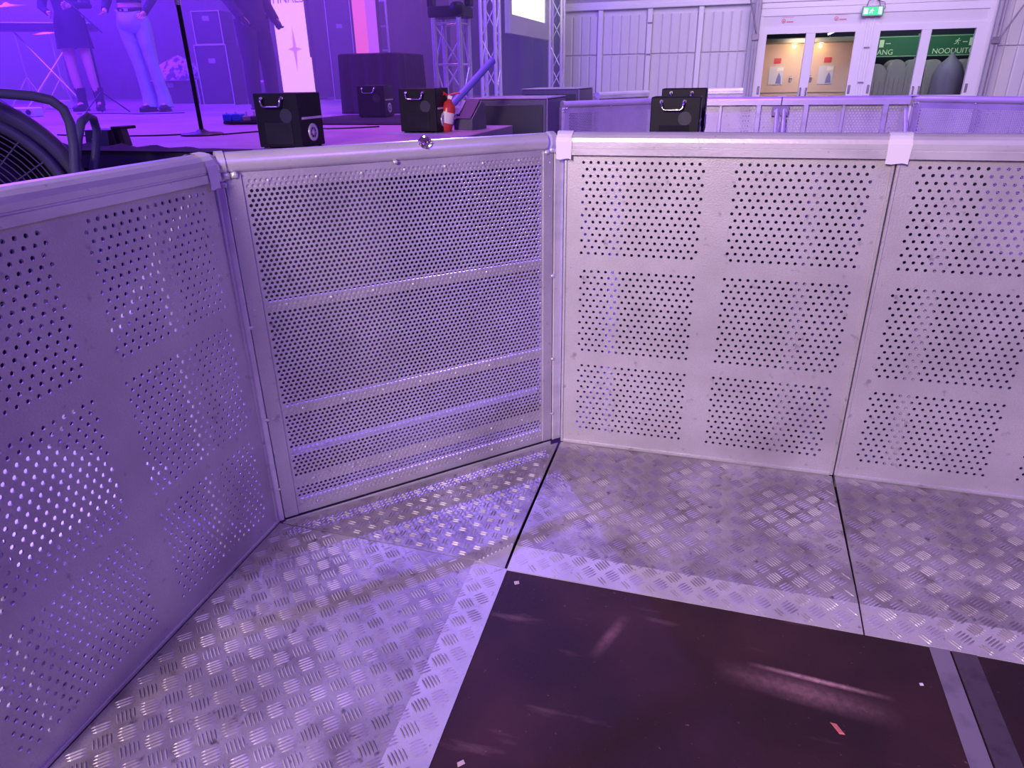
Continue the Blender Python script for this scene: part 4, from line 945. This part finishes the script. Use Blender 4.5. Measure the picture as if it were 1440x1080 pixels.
for i in range(3): obj('socket', MB().tube([(-0.09 + i * 0.09, -0.08, 0.045), (-0.09 + i * 0.09, -0.088, 0.045)], 0.025, 12), pl_, RUBBER)
pl2 = thing('cable_box', 'pale cable box on the deck at the left behind the boots of the dressed performer', 'box', (-8.3, 5.6, 1.081), radians(10))
obj('body', MB().box(-0.16, 0.16, -0.07, 0.07, 0, 0.11, 0.01), pl2, WHITE); obj('grip', MB().tube([(-0.05, -0.07, 0.08), (-0.05, -0.09, 0.08), (0.05, -0.09, 0.08), (0.05, -0.07, 0.08)], 0.006, 6), pl2, RUBBER)

# ---------------------------------------------------------------- back wall of the tent hall
YW = 12.0
wall = struct('wall_back', MB().box(-4.6, 0.86, YW + 0.06, YW + 0.10, 0, 2.49).box(4.44, 9.0, YW + 0.06, YW + 0.10, 0, 2.49), WALLW)
struct('wall_back_upper', MB().box(-4.6, 9.0, YW - 0.02, YW + 0.03, 2.62, 5.5), TENT)
struct('trim_1', MB().box(-4.6, 9.0, YW - 0.05, YW + 0.05, 2.49, 2.56, 0.008).box(-4.6, 9.0, YW - 0.03, YW + 0.04, 2.56, 2.62), WALLF)
posts = [-3.42, -2.50, -1.977, -1.066, -0.16, 0.735]
posts = [-3.79, -2.885, -1.977, -1.066, -0.16, 0.735]
def cassette(x0, x1, split, par):
    # frame of profiles with corrugated infill
    for (a, b) in ((0.05, split - 0.015), (split + 0.015, 2.39)):
        n = 5; ww = (x1 - x0) / n
        for i in range(n):
            xa = x0 + i * ww
            mb = MB(); z0, z1 = a, b
            prof = [(xa + 0.001, YW + 0.058), (xa + 0.001, YW + 0.036), (xa + 0.022, YW + 0.020), (xa + ww - 0.022, YW + 0.020), (xa + ww - 0.001, YW + 0.036), (xa + ww - 0.001, YW + 0.058)]
            obj('wall_panel', mb.prism(prof, z0, z1, 'z'), par, WALLW)
for i in range(len(posts) - 1):
    cassette(posts[i] + 0.05, posts[i + 1] - 0.05, 1.735, wall)
for x in posts:
    obj('wall_post', MB().box(x - 0.045, x + 0.045, YW - 0.02, YW + 0.058, 0, 2.489, 0.006), wall, WALLF)
for x in (-1.066,):
    for z in (2.25, 1.73): obj('latch', MB().box(x - 0.03, x + 0.05, YW - 0.035, YW - 0.02, z - 0.012, z + 0.012, 0.003), wall, STRIPM)
obj('wall_post', MB().box(4.44, 4.54, YW - 0.02, YW + 0.058, 0, 2.489, 0.006), wall, WALLF)
for k in range(4): cassette(4.56 + k * 0.98, 4.56 + k * 0.98 + 0.93, 1.735 if k else 1.72, wall)
# dark tent columns with bracing before the wall
def column(label, x, z_kn):
    t = thing('tent_column', label, 'column', (x, YW - 0.22, 0))
    obj('post', MB().box(-0.05, 0.05, -0.06, 0.06, 0, 5.2, 0.01), t, TENT)
    obj('groove', MB().box(-0.012, 0.012, -0.064, -0.061, 0.01, 5.2), t, STRIPM)
    obj('brace', MB().tube([(0.03, -0.07, z_kn), (0.75 if x > 2 else -0.42, -0.10, z_kn + 1.5)], 0.012, 8), t, STRIPM)
    obj('bracket', MB().box(-0.06, 0.06, -0.09, -0.062, z_kn - 0.05, z_kn + 0.05, 0.006), t, STRIPM)
column('grey tent column left of the beige lit doorway', 0.80, 1.95)
column('grey tent column with a diagonal brace right of the doors', 4.50, 1.80)

# double doors with glass
def doorset(nm, x0, x1, mid, panes, labels):
    fr = MB()
    fr.box(x0, panes[0][0], YW - 0.03, YW + 0.05, 0, 2.10).box(panes[-1][1], x1, YW - 0.03, YW + 0.05, 0, 2.10).box(panes[0][0], panes[-1][1], YW - 0.03, YW + 0.05, 2.00, 2.10)
    fr.box(x0, x1, YW - 0.02, YW + 0.05, 2.28, 2.40, 0.004).box(x0, x0 + 0.05, YW - 0.02, YW + 0.05, 2.10, 2.28).box(x1 - 0.05, x1, YW - 0.02, YW + 0.05, 2.10, 2.28)
    d = struct(nm, fr, WALLF)
    obj('lintel_panel', MB().box(x0 + 0.05, x1 - 0.05, YW + 0.0, YW + 0.04, 2.10, 2.28), d, WALLW)
    obj('top_profile', MB().box(x0, x1, YW - 0.03, YW + 0.05, 2.40, 2.489, 0.006), d, WALLF)
    for a, b in panes:
        st_ = MB()
        st_.box(a + 0.001, b - 0.001, YW + 0.0, YW + 0.04, 0.05, 0.985, 0.004)
        obj('lower_panel', st_, d, WALLW)
        g = obj('pane', MB().box(a + 0.001, b - 0.001, YW + 0.018, YW + 0.024, 0.99, 1.999), d, GLASS)
    obj('meeting_stile', MB().box(panes[0][1], panes[1][0], YW - 0.03, YW + 0.05, 0.0, 1.999, 0.006), d, WALLF)
    obj('threshold', MB().box(x0, x1, YW - 0.03, YW + 0.05, 0.0, 0.04), d, STRIPM)
    for x in (panes[0][1] + 0.03, panes[1][0] - 0.03):
        h = obj('push_handle', MB().tube([(x, YW - 0.035, 1.12), (x, YW - 0.09, 1.12), (x, YW - 0.09, 0.95), (x, YW - 0.035, 0.95)], 0.012, 8), d, STRIPM)
    for x in (panes[0][0] - 0.04, panes[1][1] + 0.04):
        obj('hinge', MB().box(x - 0.02, x + 0.02, YW - 0.042, YW - 0.031, 1.02, 1.16, 0.004), d, STRIPM)
    for x, z in labels:
        L = MB().lathe([(0.034, 0), (0.034, 0.002), (0.024, 0.002), (0.024, 0)], 16, Matrix.Translation((x, YW - 0.003, z)) @ Matrix.Rotation(pi / 2, 4, 'X'))
        L.box(x - 0.012, x + 0.014, YW - 0.006, YW - 0.003, z - 0.016, z + 0.01).box(x + 0.05, x + 0.16, YW - 0.006, YW - 0.003, z - 0.025, z - 0.005).box(x - 0.03, x + 0.17, YW - 0.005, YW - 0.003, z + 0.055, z + 0.060)
        obj('safety_label', L, d, REDL, label='small red printed fire label')
    return d
doorset('door_1', 0.86, 2.55, 1.7, ((0.998, 1.645), (1.80, 2.435)), ((1.25, 2.20), (2.10, 2.21)))
doorset('door_2', 2.74, 4.44, 3.5, ((2.822, 3.455), (3.605, 4.255)), ())
dc = struct('trim_2', MB().box(2.551, 2.739, YW - 0.03, YW + 0.05, 0, 2.489), WALLF)
for x in (2.585, 2.625, 2.665, 2.705): obj('profile_rib', MB().box(x - 0.008, x + 0.008, YW - 0.045, YW - 0.031, 0, 2.48, 0.003), dc, WALLF)
for z in (1.2, 1.75): obj('latch', MB().box(2.60, 2.69, YW - 0.058, YW - 0.046, z - 0.01, z + 0.01, 0.002), dc, STRIPM)
# exit sign
es = thing('exit_sign', 'small green lit exit sign hanging above the column between the doors', 'sign', (2.63, YW - 0.12, 2.29))
obj('housing', MB().box(-0.165, 0.165, -0.02, 0.02, -0.075, 0.08, 0.008), es, STRIPM)
obj('lit_face', MB().box(-0.15, 0.15, -0.024, -0.0205, -0.055, 0.07), es, SIGNG)
def runner(mb, cx, cz, s, y):
    P_ = lambda pts, r: mb.tube([(cx + a * s, y, cz + b * s) for a, b in pts], r * s, 5)
    mb.lathe([(0.0001, 0.004), (0.13 * s, 0.004), (0.13 * s, 0.0)], 10, Matrix.Translation((cx + 0.22 * s, y, cz + 0.62 * s)) @ Matrix.Rotation(pi / 2, 4, 'X'))
    P_([(0.12, 0.42), (-0.05, 0.0)], 0.11); P_([(-0.05, 0.0), (0.28, -0.15), (0.2, -0.55)], 0.075); P_([(-0.05, 0.0), (-0.22, -0.35), (-0.62, -0.42)], 0.075)
    P_([(0.12, 0.40), (-0.25, 0.30), (-0.42, 0.02)], 0.06); P_([(0.12, 0.40), (0.36, 0.18), (0.62, 0.28)], 0.06)
sy = MB(); runner(sy, -0.02, 0.0, 0.055, -0.026)
sy.box(-0.135, -0.075, -0.0262, -0.0245, -0.035, 0.05); sy.box(0.085, 0.135, -0.0262, -0.0245, -0.045, 0.06)
obj('symbol', sy, es, SIGNW)
obj('hanger', MB().tube([(-0.1, 0, 0.08), (-0.08, 0, 0.16), (0, 0, 0.20), (0.08, 0, 0.16), (0.1, 0, 0.08)], 0.006, 6), es, RUBBER)
obj('cable', MB().tube([(0.16, 0.01, 0.02), (0.19, 0.02, 0.05), (0.17, 0.03, 0.13), (0.05, 0.06, 0.17)], 0.005, 6), es, RUBBER)

# beige building outside the left doors
bb = thing('outside_building', 'beige lit building front seen through the left glass doors', 'building', (1.7, 13.6, 0))
obj('wall', MB().box(-0.78, 0.98, 0, 0.1, 0, 1.89), bb, BEIGE)
obj('side_wall', MB().box(-0.84, -0.78, -0.4, 0.1, 0, 1.885), bb, BEIGE)
obj('skirting', MB().box(-0.78, 0.98, -0.01, 0, 1.005, 1.02), bb, OLIVE)
obj('canopy', MB().box(-0.90, 1.25, -0.42, 0.1, 1.89, 1.975, 0.01), bb, OLIVE)
for x in (-0.12, 0.35): obj('canopy_lamp', MB().lathe([(0.0001, -0.006), (0.05, -0.004), (0.055, 0.0)], 16, Matrix.Translation((x, -0.12, 1.8895))), bb, LAMPW)
obj('corner_post', MB().box(0.98, 1.03, -0.03, 0.1, 0, 1.885), bb, BEIGE)
for x in (-0.52, 0.40):
    p_ = obj('poster', MB().box(x, x + 0.27, -0.012, -0.001, 1.16, 1.49), bb, POST, label='pale poster with a blue figure')
    obj('poster_print', MB().prism([(x + 0.14, 1.18), (x + 0.24, 1.18), (x + 0.23, 1.30), (x + 0.19, 1.38), (x + 0.16, 1.30)], -0.016, -0.0125, 'y'), p_, POSTB)
    obj('poster_highlight', MB().prism([(x + 0.14, 1.40), (x + 0.26, 1.42), (x + 0.26, 1.47), (x + 0.15, 1.47)], -0.016, -0.0125, 'y'), p_, CREAM)
    obj('notice', MB().box(x + 0.07, x + 0.20, -0.010, -0.001, 1.545, 1.64), bb, REDP, label='small red notice')
for x in (-0.13, 0.24):
    h = obj('lever_lock', MB().box(x, x + 0.05, -0.02, -0.001, 1.20, 1.32, 0.004), bb, STRIPM)
    obj('lever', MB().box(x - 0.01, x + 0.06, -0.05, -0.02, 1.285, 1.30, 0.003), h, CREAM)
light('POINT', (1.58, 13.47, 1.84), (1.5, 13.3, 0), 1.3, (1.0, 0.62, 0.22), 0.03)
light('AREA', (1.7, 12.9, 1.78), (1.8, 13.6, 1.3), 9, (1.0, 0.78, 0.62), 0.5)
light('POINT', (2.05, 13.47, 1.84), (1.5, 13.3, 0), 1.3, (1.0, 0.62, 0.22), 0.03)
tl = obj('tube_lamp', MB().tube([(0.42, -0.45, 2.02), (0.64, -0.55, 2.11)], 0.018, 8), bb, TUBEL)
obj('lamp_bracket', MB().tube([(0.5, -0.10, 1.975), (0.5, -0.10, 2.05), (0.52, -0.49, 2.06)], 0.008, 6), bb, STRIPM)
# green banners outside the right doors
def banner(label, x0, x1, txts, run):
    t = thing('exit_banner', label, 'banner', ((x0 + x1) / 2, 13.95, 1.62)); h = (x1 - x0) / 2
    obj('cloth', MB().box(-h, h, 0, 0.008, 0, 0.37), t, BANG)
    obj('border_line', MB().box(-h + 0.01, h - 0.01, -0.002, 0, 0.35, 0.356).box(-h + 0.01, h - 0.01, -0.002, 0, 0.012, 0.018), t, BANW)
    for s_, x in txts:
        o = obj('lettering', text_mesh(s_, 0.13, 0.001, BANW), t, recalc=False); o.rotation_euler = (pi / 2, 0, 0); o.location = (x, -0.003, 0.085)
    for x in (-h + 0.02, h - 0.02): obj('pole', MB().box(x - 0.02, x + 0.02, 0.009, 0.05, -1.62, 0.40), t, STRIPM)
    for x in run:
        m = MB(); runner(m, x, 0.24, 0.085, -0.004)
        m.box(x + 0.20, x + 0.28, -0.005, -0.002, 0.175, 0.305)
        m.box(x + 0.09, x + 0.17, -0.005, -0.002, 0.232, 0.246); m.box(x + 0.31, x + 0.40, -0.005, -0.002, 0.232, 0.246)
        obj('runner_symbol', m, t, BANW)
banner('dark green exit banner reading NOODUITGANG behind the third glass pane', 2.72, 3.86, (('NOODUITGANG', -0.36),), (-0.33,))
banner('brighter green exit banner reading NOODUITGANG behind the fourth glass pane', 3.90, 5.30, (('NOODUITGANG', 0.0),), (-0.10,))
nw = struct('wall_outside', MB().box(-1.5, 9.0, 14.5, 14.6, 0, 3.4), NIGHT)
# round topped moulded sheets standing outside
def arch(label, x, y, w_, H, m=None):
    pts = [(-w_ / 2, 0), (w_ / 2, 0)] + [(w_ / 2 * cos(a), H - w_ * 0.5 + w_ / 2 * sin(a)) for a in [pi * k / 12 for k in range(13)]]
    inn = [(p * 0.86, 0.02 + q * 0.965) for p, q in pts]
    t = thing('arched_cubicle', label, 'cubicle', (x, y, 0))
    obj('body', MB().prism(pts, 0.02, 0.5, 'y'), t, m or ARCH)
    obj('front_panel', MB().prism(inn, 0.0, 0.02, 'y'), t, m or ARCH)
    for k in (-0.25, 0, 0.25): obj('rib', MB().box(k * w_ - 0.006, k * w_ + 0.006, -0.012, 0.0, 0.1, H * 0.80, 0.002), t, m or ARCH)
arch('lit arched cubicle seen through the third pane, leftmost of the row', 3.08, 13.25, 0.36, 1.50)
arch('arched cubicle seen through the third pane, second of the row', 3.42, 13.30, 0.32, 1.57)
arch('arched cubicle seen through the third pane, right beside its stile', 3.75, 13.35, 0.32, 1.57)
arch('arched cubicle behind the left part of the fourth pane', 4.06, 13.35, 0.28, 1.56)
arch('arched cubicle behind the right part of the fourth pane, highlight on top', 4.62, 13.40, 0.40, 1.56)
tc_ = thing('folded_canopy', 'dark folded canopy with a pointed top behind the fourth pane', 'canopy', (4.24, 13.0, 0))
v = []; f = []; n = 24; mb = MB()
for r, z in ((0.27, 0.0), (0.26, 0.9), (0.245, 1.30), (0.17, 1.47), (0.06, 1.58), (0.02, 1.66), (0.0005, 1.68)):
    for k in range(n):
        a = 2 * pi * k / n; q = r * (1 + (0.05 if k % 2 else -0.03)); v.append((q * cos(a), q * sin(a), z))
for i in range(6):
    for k in range(n): f.append((i * n + k, i * n + (k + 1) % n, (i + 1) * n + (k + 1) % n, (i + 1) * n + k))
obj('cloth', mb.add(v, f, True), tc_, ARCHD); obj('finial', MB().tube([(0, 0, 1.67), (0, 0, 1.73)], 0.012, 8), tc_, RUBBER)
light('AREA', (3.6, 12.6, 3.0), (3.8, 14.0, 1.6), 34, (0.80, 0.95, 0.85), 0.8)

# ---------------------------------------------------------------- haze over the stage
hz = bpy.data.materials.new('stage_haze'); hz.use_nodes = True; nt = hz.node_tree; nt.nodes.clear()
out = nt.nodes.new('ShaderNodeOutputMaterial'); vs = nt.nodes.new('ShaderNodeVolumeScatter')
vs.inputs['Color'].default_value = (0.9, 0.9, 1.0, 1); vs.inputs['Density'].default_value = 0.085; vs.inputs['Anisotropy'].default_value = 0.2
nt.links.new(vs.outputs[0], out.inputs['Volume'])
o = obj('stage_haze', MB().box(-13.5, -1.7, 2.4, 10.9, 1.10, 4.95), None, hz); tag(o, 'thin violet haze hanging over the back of the stage', 'haze', kind='stuff')
